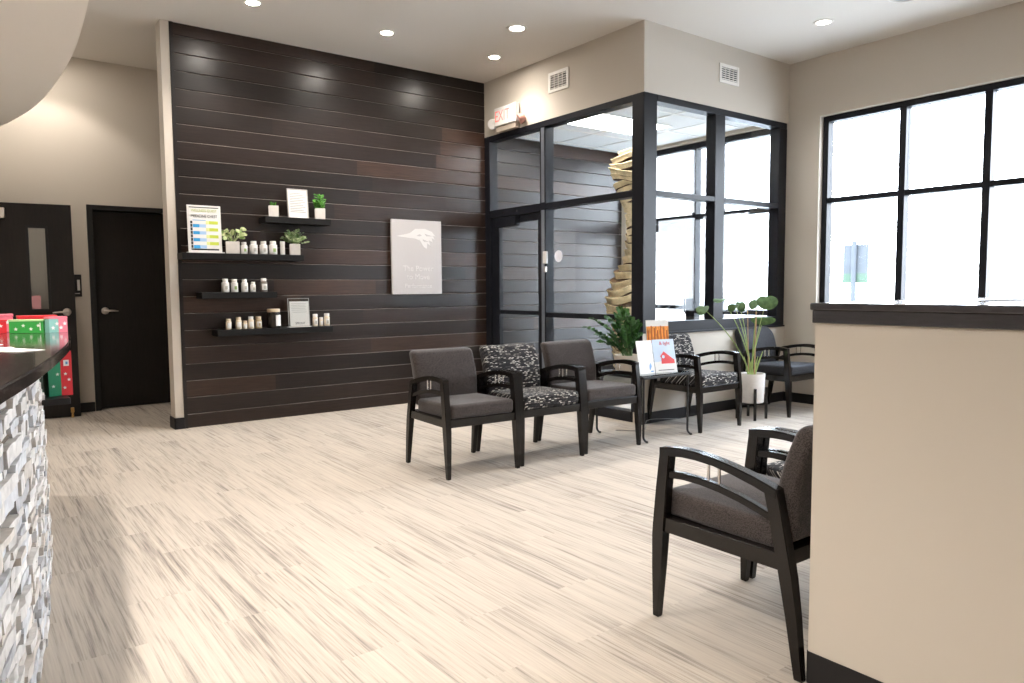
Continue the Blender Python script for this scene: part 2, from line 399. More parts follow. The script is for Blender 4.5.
# folded-back hall door leaf with vision window
d = empty('door_2', (-0.02, 8.70, 0), math.atan2(-0.13, 0.975), kind='structure')
LW = 0.98
lf = MB(); y0, y1 = -0.022, 0.022; wx0, wx1, wz0, wz1 = 0.60, 0.765, 1.085, 1.905
lf.box(0, wx0, y0, y1, 0.006, 2.128); lf.box(wx1, LW, y0, y1, 0.006, 2.128); lf.box(wx0, wx1, y0, y1, 0.006, wz0); lf.box(wx0, wx1, y0, y1, wz1, 2.128)
lf.build('door_leaf', DOORM, d)
vf = MB()
for a in ((wx0-0.01, wx0+0.012, wz0-0.01, wz1+0.01), (wx1-0.012, wx1+0.01, wz0-0.01, wz1+0.01), (wx0, wx1, wz0-0.01, wz0+0.012), (wx0, wx1, wz1-0.012, wz1+0.01)):
    vf.box(a[0], a[1], y0-0.006, y1+0.006, a[2], a[3])
vf.build('window_frame', DOORF, d)
MB().box(wx0+0.012, wx1-0.012, -0.003, 0.003, wz0+0.012, wz1-0.012).build('window_pane', GLASS, d)
lever(d, LW-0.075, y0, 1.065, -1)
cl = MB().box(0.10, 0.435, y0-0.055, y0, 1.975, 2.075, 0.006)
cl.box(0.14, 0.17, y0-0.07, y0-0.05, 2.0, 2.06)
tag(cl.build('door_closer', CHROME, d), 'silver door closer box')
st = MB(); st.lathe([(0.013, 0), (0.016, 0.004), (0.012, 0.012), (0.008, 0.05), (0.012, 0.06)], LW-0.07, y0-0.02, 16)
st.box(LW-0.085, LW-0.055, y0-0.028, y0-0.001, 0.05, 0.10, 0.003)
tag(st.build('door_stop', mat('brass', (0.55, 0.33, 0.12), 0.3, metal=1.0), d, True), 'small brass kick-down door stop')
# jamb of that doorway on the hall wall
tag(MB().box(-0.06, -0.02, YB-0.05, YB+0.0, 0, 2.17, 0.002).build('trim_1', DOORF), **S)
o = MB().quad([(0.585, 8.588, 1.10), (0.67, 8.577, 1.10), (0.67, 8.577, 1.225), (0.585, 8.588, 1.225)])
o = MB().box(-0.042, 0.042, -0.001, 0.001, -0.065, 0.065)
o = o.build('taped_notice', mat('pink_paper', (0.62, 0.30, 0.33), 0.7))
o.parent = None; o.matrix_world = Matrix.Translation((0.62, 8.6105, 1.165)) @ Matrix.Rotation(math.atan2(-0.13, 0.975), 4, 'Z')
tag(o, 'small pink paper notice taped inside the narrow vision window of the brown door', 'notice')
# room sign on hall wall
rs = empty('room_sign', (0.995, YB, 1.33), label='small black room sign with white pictogram between the two brown doors', cat='sign')
MB().box(-0.05, 0.05, -0.008, 0, -0.115, 0.115, 0.003).build('sign_plate', BASE, rs)
MB().box(0.010, 0.034, -0.010, -0.008, -0.05, 0.06).build('pictogram', WHITE, rs)
MB().box(-0.03, 0.03, -0.010, -0.008, -0.085, -0.078).build('tactile_line', WHITE, rs)

# plank wall (drywall core + planks)
core = MB()
core.box(1.545, XW+0.2, Y1+0.02, Y1+0.17, 0, HC)
core.box(1.545, 1.62, Y1, Y1+0.02, 0, HC, 0)
tag(core.build('wall_hall_side', WALL), **S)
tag(MB().box(1.533, 1.622, Y1-0.012, Y1, 0, 0.105, 0.003).box(1.533, 1.545, Y1-0.012, Y1+0.182, 0, 0.105, 0.003).build('baseboard_hall', BASE), **S)
pb = MB(); tones = []
rowh = 0.1554
def tone():
    r = random.random(); b = random.uniform(0.85, 1.15)
    if r < 0.12: c = (0.044, 0.0245, 0.0175)
    elif r < 0.40: c = (0.025, 0.0150, 0.0118)
    elif r < 0.75: c = (0.0170, 0.0110, 0.0092)
    else: c = (0.0140, 0.0098, 0.0084)
    return tuple(v*b for v in c)
z = 0.0; rows = [(0.0, 0.13)]
zz = 0.13
while zz < HC-0.001:
    rows.append((zz, min(zz+rowh, HC))); zz += rowh
for i, (za, zb) in enumerate(rows):
    for (xa, xb) in ((1.62, AX), (AX+0.12, XW)):
        x = xa
        cuts = [xa]
        if i == 0: cuts += []
        else:
            x = xa+random.uniform(0.5, 2.1)
            while x < xb-0.25: cuts.append(x); x += random.choice((1.1, 1.5, 1.9, 2.3))
        cuts.append(xb)
        for p, q in zip(cuts[:-1], cuts[1:]):
            n0 = len(pb.bm.faces); bv = 0.0055; za_, zb_ = za+0.0006, zb-0.0006
            pb.prism([(Y1+0.0195, za_), (Y1+0.0195, zb_), (Y1+bv, zb_), (Y1, zb_-bv), (Y1, za_+bv), (Y1+bv, za_)], p, q, 'x')
            t = tone(); pb.bm.faces.ensure_lookup_table()
            for fi in range(n0, len(pb.bm.faces)):
                fc = pb.bm.faces[fi]; c_ = fc.calc_center_median()
                lit_bevel = abs(c_.z-(zb_-bv/2)) < 0.001 and abs(c_.y-(Y1+bv/2)) < 0.001
                tones.append((0.155, 0.128, 0.115) if lit_bevel else t)  # top bevels painted lighter to mimic light caught along the seams
# dark edge trim at left end
n0 = len(pb.bm.faces); pb.box(1.618, 1.650, Y1-0.006, Y1, 0.0, HC-0.002); tones += [(0.012, 0.010, 0.010)]*(len(pb.bm.faces)-n0)
pb.bm.faces.ensure_lookup_table(); pb.bm.faces.index_update(); pb.norec = True
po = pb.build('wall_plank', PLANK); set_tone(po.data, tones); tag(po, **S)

# vestibule header walls + knee wall
zf0, zf1 = 0.0, 3.031
vh = MB()
vh.box(AX, AX+0.12, BY, Y1-0.001, zf1, HC); vh.box(AX+0.12, XW, BY, BY+0.12, zf1, HC)
vh.box(AX+0.0, XW, BY, BY+0.12, 0, 0.845)
tag(vh.build('wall_vestibule', WALL2), **S)
tag(MB().box(AX-0.012, XW, BY-0.012, BY, 0, 0.105, 0.003).box(AX-0.012, AX, BY, BY+0.03, 0, 0.105, 0.003).build('baseboard_vestibule', BASE), **S)
# vestibule drop ceiling with grid
vc = MB().box(AX+0.12, XW, BY+0.12, Y1-0.001, 3.085, 3.11)
tag(vc.build('ceiling_vestibule', mat('acoustic_tile', (0.74, 0.74, 0.73), 0.9, bump=0.3, bscale=150)), **S)
g = MB()
x = AX+0.12+0.35
while x < XW: g.box(x-0.012, x+0.012, BY+0.12, Y1-0.001, 3.079, 3.085); x += 0.61
y = BY+0.12+0.45
while y < Y1: g.box(AX+0.12, XW, y-0.012, y+0.012, 3.0785, 3.085); y += 0.61
tag(g.build('trim_2', GRILLE), **S)
pl = empty('ceiling_panel_light', (5.93, 5.92, 3.075), label='square white panel light in the tiled ceiling behind the glass', cat='ceiling light')
MB().box(-0.6, 0.6, -0.30, 0.30, 0.0, 0.006).build('light_frame', GRILLE, pl)
MB().box(-0.57, 0.57, -0.27, 0.27, -0.004, 0.0).build('diffuser', mat('lit_diffuser', (0.9, 0.9, 0.9), 0.5, emit=(1.0, 0.98, 0.96), estr=16), pl)

# ---- storefront glazing helper: bars given as boxes
def bars(m, lst):
    for a in lst: m.box(*a, 0.003, 1)
# front face (x = AX), frame depth AX..AX+0.11
F0, F1 = AX-0.004, AX+0.115
e = empty('window_1', (0, 0, 0), kind='structure')
m = MB()
bars(m, [(F0, F1, 7.075, Y1-0.002, 0, zf1), (F0, F1, BY+0.002, 4.81, 0.10, zf1), (F0, F1, 4.81, 7.075, 2.968, zf1),
         (F0, F1, 6.06, 6.15, 0, 2.968), (F0, F1, 6.15, 7.075, 2.09, 2.175), (F0, F1, 4.81, 6.06, 2.108, 2.168),
         (F0, F1, 4.81, 6.06, 0.96, 1.01), (F0, F1, 4.81, 6.06, 0.0, 0.10), (AX+0.001, F1, BY+0.13, 4.81, 0, 0.1)])
m.build('window_frame', FRAME, e)
MB().box(F0-0.002, F0, 6.075, 6.125, 0.1, 2.1).box(F0-0.002, F0, 6.075, 6.125, 2.18, 2.96).build('metal_strip', STRIP, e)
MB().box(AX+0.05, AX+0.058, 4.81, 6.06, 0.10, 0.96).box(AX+0.05, AX+0.058, 4.81, 6.06, 1.01, 2.108).box(AX+0.05, AX+0.058, 4.81, 6.06, 2.168, 2.968).box(AX+0.05, AX+0.058, 6.15, 7.075, 2.175, 2.968).build('window_pane', GLASS, e)
# glass entrance door
e = empty('door_3', (0, 0, 0), kind='structure')
m = MB()
D0, D1 = AX+0.02, AX+0.075
bars(m, [(D0, D1, 6.93, 7.07, 0.008, 2.085), (D0, D1, 6.155, 6.215, 0.008, 2.085), (D0, D1, 6.215, 6.93, 2.01, 2.085), (D0, D1, 6.215, 6.93, 0.975, 1.02), (D0, D1, 6.215, 6.93, 0.008, 0.26)])
m.build('door_frame', FRAME, e)
MB().box(AX+0.045, AX+0.053, 6.215, 6.93, 0.26, 0.975).box(AX+0.045, AX+0.053, 6.215, 6.93, 1.02, 2.01).build('door_pane', GLASS, e)
m = MB().box(AX-0.05, D0, 6.53, 6.90, 1.965, 2.075, 0.006); m.build('door_closer', FRAME, e)
m = MB()
for yy in (6.80, 6.55): m.lathe([(0, 0), (0.009, 0), (0.009, 0.004), (0, 0.004)], n=12); m.bm.verts.ensure_lookup_table(); vs = m.bm.verts[-48:]; bmesh.ops.transform(m.bm, matrix=Matrix.Translation((F0-0.001, yy, 2.13)) @ Matrix.Rotation(-PI/2, 4, 'Y'), verts=vs)
m.build('screw', ROD, e, True)
# side face (y = BY)
e = empty('window_2', (0, 0, 0), kind='structure')
G0, G1 = BY-0.004, BY+0.115
m = MB()
bars(m, [(AX-0.004, AX+0.17, G0, BY+0.002, 0.845, zf1), (AX+0.115, AX+0.17, BY+0.002, G1, 0.845, zf1), (AX+0.17, 7.27, G0, G1, 2.97, zf1), (7.135, 7.275, G0, G1, 0.845, 2.97),
         (AX+0.17, 7.135, G0, G1, 0.845, 0.945), (6.05, 6.20, G0, G1, 0.945, 2.97), (AX+0.17, 6.05, G0, G1, 2.115, 2.165), (6.20, 7.135, G0, G1, 2.115, 2.165)])
m.build('window_frame', FRAME, e)
m = MB()
for a, b in ((AX+0.17, 6.05), (6.20, 7.135)):
    m.box(a, b, BY+0.05, BY+0.058, 0.945, 2.115); m.box(a, b, BY+0.05, BY+0.058, 2.165, 2.97)
m.build('window_pane', GLASS, e)
MB().box(AX+0.05, 7.275, BY-0.02, G0, 0.83, 0.848, 0.003).build('window_sill', FRAME, e)

# exterior window wall x = XW
ww = MB()
YA, YZ, ZA, ZB = -0.26, 4.30, 0.90, 3.045   # room window opening
VA, VZ, VB = 4.86, 7.10, 3.045              # vestibule opening
ww.box(XW, XW+0.2, -4, YA, 0, HC); ww.box(XW, XW+0.2, YA, YZ, 0, ZA); ww.box(XW, XW+0.2, YA, YZ, ZB, HC)
ww.box(XW, XW+0.2, YZ, VA, 0, HC); ww.box(XW, XW+0.2, VA, VZ, VB, HC); ww.box(XW, XW+0.2, VZ, YB, 0, HC)
tag(ww.build('wall_right', WALL), **S)
tag(MB().box(XW-0.012, XW, -4, BY, 0, 0.105, 0.003).build('baseboard_right', BASE), **S)
e = empty('window_3', (0, 0, 0), kind='structure')
X0, X1 = XW+0.066, XW+0.175
m = MB(); g = MB()
pitch = 0.7485
cols = [4.2401-0.0-pitch*i for i in range(0, 7)]
bars(m, [(X0, X1, YZ-0.06, YZ, ZA, ZB), (X0, X1, YA, YA+0.05, ZA, ZB), (X0, X1, YA+0.05, YZ-0.06, ZB-0.06, ZB), (X0, X1, YA+0.05, YZ-0.06, ZA, ZA+0.07)])
ys = [YZ-0.06]
for c in (3.48, 2.741, 2.0, 1.26, 0.52): ys.append(c)
ys.append(YA+0.05)
for c in ys[1:-1]: bars(m, [(X0, X1, c-0.032, c+0.032, ZA+0.07, ZB-0.06)])
for i in range(len(ys)-1):
    a = ys[i+1]+(0.032 if i < len(ys)-2 else 0); b = ys[i]-(0.032 if i > 0 else 0)
    bars(m, [(X0, X1, a, b, 2.143, 2.195)])
    g.box(X0+0.05, X0+0.058, a, b, ZA+0.07, 2.143); g.box(X0+0.05, X0+0.058, a, b, 2.195, ZB-0.06)
m.build('window_frame', FRAME, e); g.build('window_pane', GLASS, e)
# vestibule exterior storefront with door
e = empty('window_4', (0, 0, 0), kind='structure')
m = MB(); g = MB()
bars(m, [(X0, X1, VZ-0.06, VZ, 0, VB), (X0, X1, VA, VA+0.05, 0, VB), (X0, X1, VA+0.05, VZ-0.06, VB-0.07, VB), (X0, X1, 5.97, 6.03, 0, VB-0.07),
         (X0, X1, 5.60, 5.65, 0, VB-0.07), (X0, X1, 6.03, VZ-0.06, 2.09, 2.17), (X0, X1, 5.65, 5.97, 2.11, 2.17), (X0, X1, VA+0.05, 5.60, 2.11, 2.17),
         (X0, X1, VA+0.05, 5.60, 0.94, 1.0), (X0, X1, 5.65, 5.97, 0.94, 1.0), (X0, X1, VA+0.05, 5.60, 0, 0.1), (X0, X1, 5.65, 5.97, 0, 0.1)])
m.build('window_frame', FRAME, e)
for a, b in ((VA+0.05, 5.60), (5.65, 5.97)):
    g.box(X0+0.05, X0+0.058, a, b, 0.1, 0.94); g.box(X0+0.05, X0+0.058, a, b, 1.0, 2.11); g.box(X0+0.05, X0+0.058, a, b, 2.17, VB-0.07)
g.box(X0+0.05, X0+0.058, 6.03, VZ-0.06, 2.17, VB-0.07)
g.build('window_pane', GLASS, e)
e = empty('door_4', (0, 0, 0), kind='structure')
m = MB(); bars(m, [(X0+0.02, X0+0.07, 6.035, 6.13, 0.01, 2.085), (X0+0.02, X0+0.07, 6.93, 7.035, 0.01, 2.085), (X0+0.02, X0+0.07, 6.13, 6.93, 1.99, 2.085), (X0+0.02, X0+0.07, 6.13, 6.93, 0.99, 1.04), (X0+0.02, X0+0.07, 6.13, 6.93, 0.01, 0.25)])
m.build('door_frame', FRAME, e)
MB().box(X0+0.04, X0+0.048, 6.13, 6.93, 0.25, 0.99).box(X0+0.04, X0+0.048, 6.13, 6.93, 1.04, 1.99).build('door_pane', GLASS, e)
MB().tube([(X0-0.02, 6.09, 0.95), (X0-0.05, 6.09, 0.97), (X0-0.05, 6.09, 1.3), (X0-0.02, 6.09, 1.32)], 0.012).box(X0-0.03, X0+0.02, 6.08, 6.10, 0.94, 0.96).box(X0-0.03, X0+0.02, 6.08, 6.10, 1.31, 1.33).build('door_handle', BLKMET, e, True)

# half wall (L) with cap
EX, GY = 2.124, 1.25
hw = MB(); hw.box(EX, EX+0.13, -2.2, GY, 0, 1.165); hw.box(EX+0.13, 4.0, GY-0.12, GY, 0, 1.165)
tag(hw.build('wall_divider', WALL), **S)
tag(MB().box(EX-0.005, EX, -2.2, GY, 0, 0.105, 0.001).box(EX+0.001, 4.0, GY, GY+0.005, 0, 0.105, 0.001).build('baseboard_divider', BASE), **S)
CAP = mat('charcoal_stained_cap', (0.035, 0.032, 0.036), 0.16, spec=0.6, var=0.12, vscale=6, stretch=(1, 4, 30), coat=0.2)
cp = MB()
cp.box(EX-0.018, EX+0.42, -2.2, GY+0.010, 1.198, 1.220, 0.004); cp.box(EX+0.42, 4.03, GY-0.15, GY+0.010, 1.198, 1.220, 0.004)
cp.box(EX-0.012, EX+0.16, -2.2, GY+0.005, 1.158, 1.198, 0.003); cp.box(EX+0.16, 4.02, GY-0.142, GY+0.005, 1.158, 1.198, 0.003)
tag(cp.build('trim_3', CAP), **S)

# curved ceiling soffit
pts = [(0.62, 0.2), (0.655, 2.0), (0.640, 3.6), (0.628, 4.2), (0.632, 4.6), (0.640, 5.125), (0.622, 6.032), (0.545, 6.95), (0.37, 7.81), (0.05, 8.35), (-0.5, 8.55)]
pts = [(-0.25, -1.0), (0.12, 0.5), (0.38, 2.0), (0.52, 3.2), (0.59, 4.218), (0.627, 5.0), (0.628, 5.55), (0.613, 6.03), (0.585, 6.5), (0.533, 7.0), (0.46, 7.42), (0.37, 7.81), (0.2, 8.2), (-0.1, 8.5), (-0.5, 8.66), (-4, 8.7), (-4, -1.0)]
def smooth_pts(p, n=6, closed=False):
    out = []
    for i in range(len(p)-1):
        p0 = p[max(i-1, 0)]; p1 = p[i]; p2 = p[i+1]; p3 = p[min(i+2, len(p)-1)]
        for k in range(n):
            t = k/n
            out.append(tuple(0.5*((2*p1[j])+(-p0[j]+p2[j])*t+(2*p0[j]-5*p1[j]+4*p2[j]-p3[j])*t*t+(-p0[j]+3*p1[j]-3*p2[j]+p3[j])*t**3) for j in range(len(p1))))
    out.append(tuple(p[-1])); return out
outl = smooth_pts(pts[:15], 6)+[pts[15], pts[16]]
sf = MB().prism(outl, 2.70, HC, 'z')
tag(sf.build('ceiling_soffit', SOFF), **S)

# outside ground
tag(MB().box(XW+0.2, 70, -45, 60, -0.15, -0.02).build('ground_outside', mat('pale_concrete', (0.55, 0.54, 0.52), 0.9, var=0.08, vscale=0.6)), **S)
# stone pillar beside the entrance outside
pm = MB(); pt = []
for r in range(22):
    za = r*0.17; off = 0.15*(r % 2)
    yy = 7.45-off
    while yy < 8.25:
        w_ = random.uniform(0.22, 0.42); n0 = len(pm.bm.faces)
        pm.box(9.1+random.uniform(-0.015, 0.015), 9.5, yy, min(yy+w_, 8.28)-0.006, za, za+0.164, 0.006, 1)
        c = random.uniform(0.55, 0.72); pt += [(c, c*0.97, c*0.93)]*(len(pm.bm.faces)-n0); yy += w_
pm.bm.faces.ensure_lookup_table(); pm.norec = True
o = pm.build('stone_pillar', STONE); set_tone(o.data, pt); tag(o, 'pale stone block pillar outside the glass entrance door', 'pillar')

# sign on a post outside
o = empty('road_sign', (18, 9.6, -0.02), label='pale rectangular sign on a thin post standing outside the big window', cat='sign')
SG = mat('faded_sign_back', (0.065, 0.071, 0.078), 0.7, spec=0.1, var=0.1, vscale=3)
MB().tube([(0, 0, 0), (0, 0, 2.40)], 0.06, 10).build('post', SG, o)
m = MB().box(0.06, 0.09, -0.33, 0.31, 1.36, 2.32, 0.01)
m.build('sign_panel', SG, o)
MB().box(0.05, 0.06, -0.33, 0.31, 1.36, 1.60).build('lower_panel', mat('faded_green_panel', (0.055, 0.085, 0.062), 0.7, spec=0.1), o)

# ------------------------------------------------------------------ ceiling fixtures
LIT = mat('lit_lens', (1, 1, 1), 0.5, emit=(1.0, 0.93, 0.84), estr=12)
LITS = mat('bright_lens', (1, 1, 1), 0.5, emit=(1.0, 0.93, 0.84), estr=320)
def downlight(x, y, r, label, group, energy, z=HC, size=1.9, blend=0.5, soft=0.05, col=(1.0, 0.92, 0.84), es=None):
    o = empty('recessed_downlight', (x, y, z), label=label, cat='ceiling light', group=group)
    MB().lathe([(r*0.80, -0.001), (r*0.84, -0.007), (r*1.12, -0.005), (r*1.17, 0.0)], n=40, cap0=False, cap1=False).build('trim_ring', GRILLE, o, True)
    MB().lathe([(0.001, -0.004), (r*0.82, -0.004)], n=40, cap0=False, cap1=False).build('lens', LITS if r < 0.07 else LIT, o)
    l = bpy.data.lights.new('spot', 'SPOT'); l.energy = energy; l.spot_size = size; l.spot_blend = blend; l.shadow_soft_size = soft; l.color = col
    lo = bpy.data.objects.new('downlight_lamp', l); C.objects.link(lo); lo.location = (x, y, z-0.02)
    return o
WARM = (1.0, 0.92, 0.84)
for x, lb in ((2.085, 'small bright round downlight cut by the top edge of the photo'), (3.324, 'small glaring round downlight above the centre of the plank wall'), (4.559, 'small glaring round downlight closest to the exit sign corner')):
    downlight(x, 6.315, 0.062, lb, 'small wall-washing downlights', 125 if x < 4 else 48, size=2.3, blend=0.6)
downlight(4.236, 5.506, 0.085, 'wide flat round downlight nearest the air vent over the glass door', 'wide recessed downlights', 18, size=2.3, blend=0.8)
downlight(6.395, 3.753, 0.075, 'wide flat round downlight nearest the big window wall', 'wide recessed downlights', 35, size=2.3, blend=0.8)
# further lamps of the same ceiling grid, above and behind the viewpoint
def rl(x, y, en, z=HC):
    return downlight(x, y, 0.085, 'wide flat round downlight in the ceiling behind and above the viewer', 'downlights over the viewer', en, z=z, size=2.1, blend=0.8)
for x, y in ((3.0, 3.75), (2.9, 1.75), (4.6, 2.6), (4.4, 0.6), (6.4, 0.8), (4.2, -1.9)):
    rl(x, y, 62)
for x, y in ((0.14, 3.75), (-0.02, 2.7), (-0.30, 1.6), (-0.62, 0.5), (-1.0, -0.5)):
    downlight(x, y, 0.06, 'small downlight in the curved soffit over the reception counter', 'downlights in the soffit', 84, z=2.70, size=2.4, blend=0.7, soft=0.04)
for x, y in ((-0.95, 3.5), (-1.15, 2.2), (-1.45, 0.9)):  # unseen lamps added so their bounce brightens the soffit underside
    downlight(x, y, 0.06, 'added unseen downlight over the staff side of the desk, bouncing light onto the soffit', 'downlights in the soffit', 260, z=2.70, size=1.15, blend=0.5, soft=0.04)
# hall lamp that throws the scallop on the hall wall
downlight(0.80, 8.28, 0.06, 'small downlight over the hall doors hidden behind the curved soffit', 'hall downlights', 42, size=1.95, blend=0.35)
o = empty('ceiling_speaker', (6.36, 2.98, HC), label='round pale ceiling speaker grille at the top edge of the photo', cat='speaker')
MB().lathe([(0.001, -0.02), (0.10, -0.018), (0.135, -0.01), (0.15, 0.0)], n=40, cap0=False, cap1=False).build('grille', mat('grey_mesh', (0.42, 0.43, 0.42), 0.6), o, True)
MB().lathe([(0.145, -0.001), (0.15, -0.014), (0.168, -0.012), (0.175, 0.0)], n=40, cap0=False, cap1=False).build('rim', GRILLE, o, True)
# vents
def vent(name, loc, rz, w, h, label):
    o = empty(name, loc, rz, label=label, cat='vent', group='wall air vents')
    f = MB(); t = 0.032
    for a in ((-w/2, -w/2+t, -h/2, h/2), (w/2-t, w/2, -h/2, h/2), (-w/2+t, w/2-t, -h/2, -h/2+t), (-w/2+t, w/2-t, h/2-t, h/2)):
        f.box(a[0], a[1], -0.012, 0, a[2], a[3], 0.002)
    f.build('grille_frame', GRILLE, o)
    MB().box(-w/2+t, w/2-t, -0.003, -0.001, -h/2+t, h/2-t).build('duct_opening', DARKIN, o)
    s_ = MB(); n = 6
    for k in range(n):
        zc = -h/2+t+(h-2*t)*(k+0.5)/n
        s_.prism([(-0.010, zc-0.007), (-0.004, zc+0.003), (-0.0055, zc+0.005), (-0.0115, zc-0.005)], -w/2+t, w/2-t, 'x')
    for k in range(1, 4):
        xc = -w/2+t+(w-2*t)*k/4; s_.box(xc-0.003, xc+0.003, -0.0125, -0.004, -h/2+t, h/2-t)
    s_.build('louvres', GRILLE, o)
vent('air_vent', (AX, 5.84, 3.39), -PI/2, 0.315, 0.205, 'white louvred air vent on the wall above the glass entrance door')
vent('air_vent', (6.247, BY, 3.377), 0, 0.31, 0.185, 'white louvred air vent above the glazed side with the round-leaf plant')

# exit sign with emergency heads
o = empty('exit_sign', (AX, 6.67, 3.18), -PI/2, label='white exit sign with red lettering and two emergency lamp heads above the glass door', cat='exit sign')
MB().box(-0.205, 0.20, -0.075, -0.03, -0.085, 0.115, 0.006).build('housing', WHITE, o)
text_mesh('EXIT', 0.17, 'lettering', mat('faded_red_letters', (0.80, 0.22, 0.20), 0.5, emit=(1, 0.1, 0.08), estr=0.25), o, Matrix.Translation((-0.055, -0.0765, 0.012)) @ Matrix.Rotation(PI/2, 4, 'X'), stretch=0.8)
m = MB()
for k in range(4): m.box(0.09, 0.185, -0.078, -0.074, -0.005+k*0.025, 0.006+k*0.025)
m.build('grey_slots', mat('grey_plastic', (0.35, 0.36, 0.4), 0.5), o)
MB().box(-0.19, 0.17, -0.06, 0, -0.150, -0.088, 0.004).build('battery_box', mat('tan_plastic', (0.34, 0.28, 0.23), 0.6), o)
for sx in (-1, 1):
    m = MB().lathe([(0.0, -0.045), (0.03, -0.04), (0.052, -0.01), (0.06, 0.03), (0.056, 0.034), (0.0, 0.03)], n=28)
    m.move(Matrix.Translation((sx*0.262, -0.045, -0.035 if sx < 0 else -0.065)) @ Matrix.Rotation(math.radians(118), 4, 'X') @ Matrix.Rotation(math.radians(-sx*30), 4, 'Y'))
    m.tube([(sx*0.19, -0.04, -0.04), (sx*0.24, -0.035, -0.04)], 0.012)
    m.build('lamp_head', WHITE if sx < 0 else mat('reddish_lamp_head', (0.55, 0.28, 0.24), 0.4), o, True)
# small white device and sticker on glass front
o = empty('door_sensor', (AX-0.004, 6.045, 1.60), -PI/2, label='small white box with silver lock on the frame beside the glass door', cat='door sensor')
MB().box(-0.028, 0.028, -0.03, 0, -0.07, 0.06, 0.006).build('sensor_body', WHITE, o)
MB().box(-0.014, 0.014, -0.03, 0, -0.16, -0.10, 0.006).build('lock', CHROME, o)
o = MB().lathe([(0, -0.0015), (0.062, -0.0015), (0.062, 0.0015), (0, 0.0015)], n=36)
o.move(Matrix.Rotation(PI/2, 4, 'Y'))
tag(o.build('round_sticker', mat('white_decal', (0.75, 0.76, 0.85), 0.6), loc=(AX+0.047, 5.905, 1.605)), 'round white sticker on the wide glass pane beside the door', 'sticker')

# ------------------------------------------------------------------ chairs
LX = 0.279
def chair_proto(fab, name='guest_chair', wide=False):
    r = empty(name)
    y = lambda s: -0.31+s
    # seat frame
    f = MB()
    f.box(-LX, LX, y(0.012), y(0.045), 0.345, 0.402, 0.003); f.box(-LX, LX, y(0.52), y(0.555), 0.35, 0.402, 0.003)
    for sx in (-1, 1): f.box(sx*LX-0.014, sx*LX+0.014, y(0.03), y(0.55), 0.345, 0.402, 0.003)
    f.box(-0.27, 0.27, y(0.04), y(0.53), 0.385, 0.40)
    f.build('seat_frame', LAC, r)
    # cushion
    m = MB()
    m.pillow(0.512, 0.50, 0.098, 0.03, 0.026, lambda u, v, d: (u, y(0.262)+v, 0.4985-d-0.012*((v+0.25)/0.5)), dome=0.012)
    m.build('seat', fab, r, 60)
    m = MB()
    H = 0.395 if not wide else 0.41
    WB = 0.512 if not wide else 0.60
    def bk(u, v, d):
        t = (v+H/2)/H
        s = 0.494+0.075*max(0, t-0.35)**1.5*2.0
        return (u, y(s)+d, 0.430+v+H/2)
    if wide: m.pillow(WB, H, 0.082, 0.10, 0.026, lambda u, v, d: (u, bk(u, v, d)[1]+0.03, bk(u, v, d)[2]+0.005), dome=0.008)
    else: m.pillow(WB, H, 0.082, 0.035, 0.030, bk, dome=0.008)
    m.build('backrest', fab, r, 60)
    for sx in (-1, 1):
        # legs
        def leg(poly, name):
            m = MB(); xc = sx*LX
            n = len(poly)
            A = []; B = []
            for (s, zz) in poly:
                hwid = 0.0135+0.0075*min(1, zz/0.36)
                A.append(m.bm.verts.new((xc-hwid, y(s), zz))); B.append(m.bm.verts.new((xc+hwid, y(s), zz)))
            f = [m.bm.faces.new(A), m.bm.faces.new(B[::-1])]
            for i in range(n): f.append(m.bm.faces.new((A[i], B[i], B[(i+1) % n], A[(i+1) % n])))
            bmesh.ops.recalc_face_normals(m.bm, faces=f)
            es = list({e_ for q in f for e_ in q.edges if abs(e_.verts[0].co.x-e_.verts[1].co.x) < 0.003})
            bmesh.ops.bevel(m.bm, geom=es, offset=0.003, segments=2, affect='EDGES')
            m.build('leg', LAC, r, 40)
        leg([(0.002, 0), (0.0, 0.2), (0.002, 0.36), (0.018, 0.52), (0.036, 0.664), (0.084, 0.656), (0.068, 0.50), (0.058, 0.36), (0.044, 0.2), (0.026, 0)], 'leg')
        leg([(0.605, 0), (0.572, 0.2), (0.537, 0.37), (0.505, 0.52), (0.482, 0.612), (0.535, 0.612), (0.556, 0.52), (0.588, 0.37), (0.612, 0.2), (0.632, 0)], 'leg')
        # arm rail, arched
        top = [(0.034, 0.668), (0.08, 0.676), (0.14, 0.681), (0.20, 0.680), (0.28, 0.672), (0.36, 0.659), (0.44, 0.641), (0.50, 0.624), (0.534, 0.612)]
        bot = [(p, q-0.030-0.006*abs(p-0.28)/0.25) for p, q in top]
        m = MB().prism([(y(p), q) for p, q in top]+[(y(p), q) for p, q in bot[::-1]], sx*LX-0.023, sx*LX+0.023, 'x')
        ax = [e_ for e_ in m.bm.edges if abs(e_.verts[0].co.x-e_.verts[1].co.x) < 1e-5]
        bmesh.ops.bevel(m.bm, geom=ax, offset=0.004, segments=2, affect='EDGES')
        m.build('armrest', LAC, r, 40)
        t2 = [(0.068, 0.582), (0.14, 0.588), (0.22, 0.586), (0.30, 0.577), (0.38, 0.562), (0.45, 0.544), (0.51, 0.525)]
        b2 = [(p, q-0.026) for p, q in t2]
        m = MB().prism([(y(p), q) for p, q in t2]+[(y(p), q) for p, q in b2[::-1]], sx*LX-0.014, sx*LX+0.014, 'x')
        ax = [e_ for e_ in m.bm.edges if abs(e_.verts[0].co.x-e_.verts[1].co.x) < 1e-5]
        bmesh.ops.bevel(m.bm, geom=ax, offset=0.003, segments=2, affect='EDGES')
        ar = m.build('arm_rail', LAC, r, 40)
        for s_ in (0.248, 0.294):
            tag(MB().tube([(sx*LX, y(s_), 0.574), (sx*LX, y(s_), 0.648)], 0.0055, 10).build('rod', ROD, ar, True), 'bright metal rod')
    return r
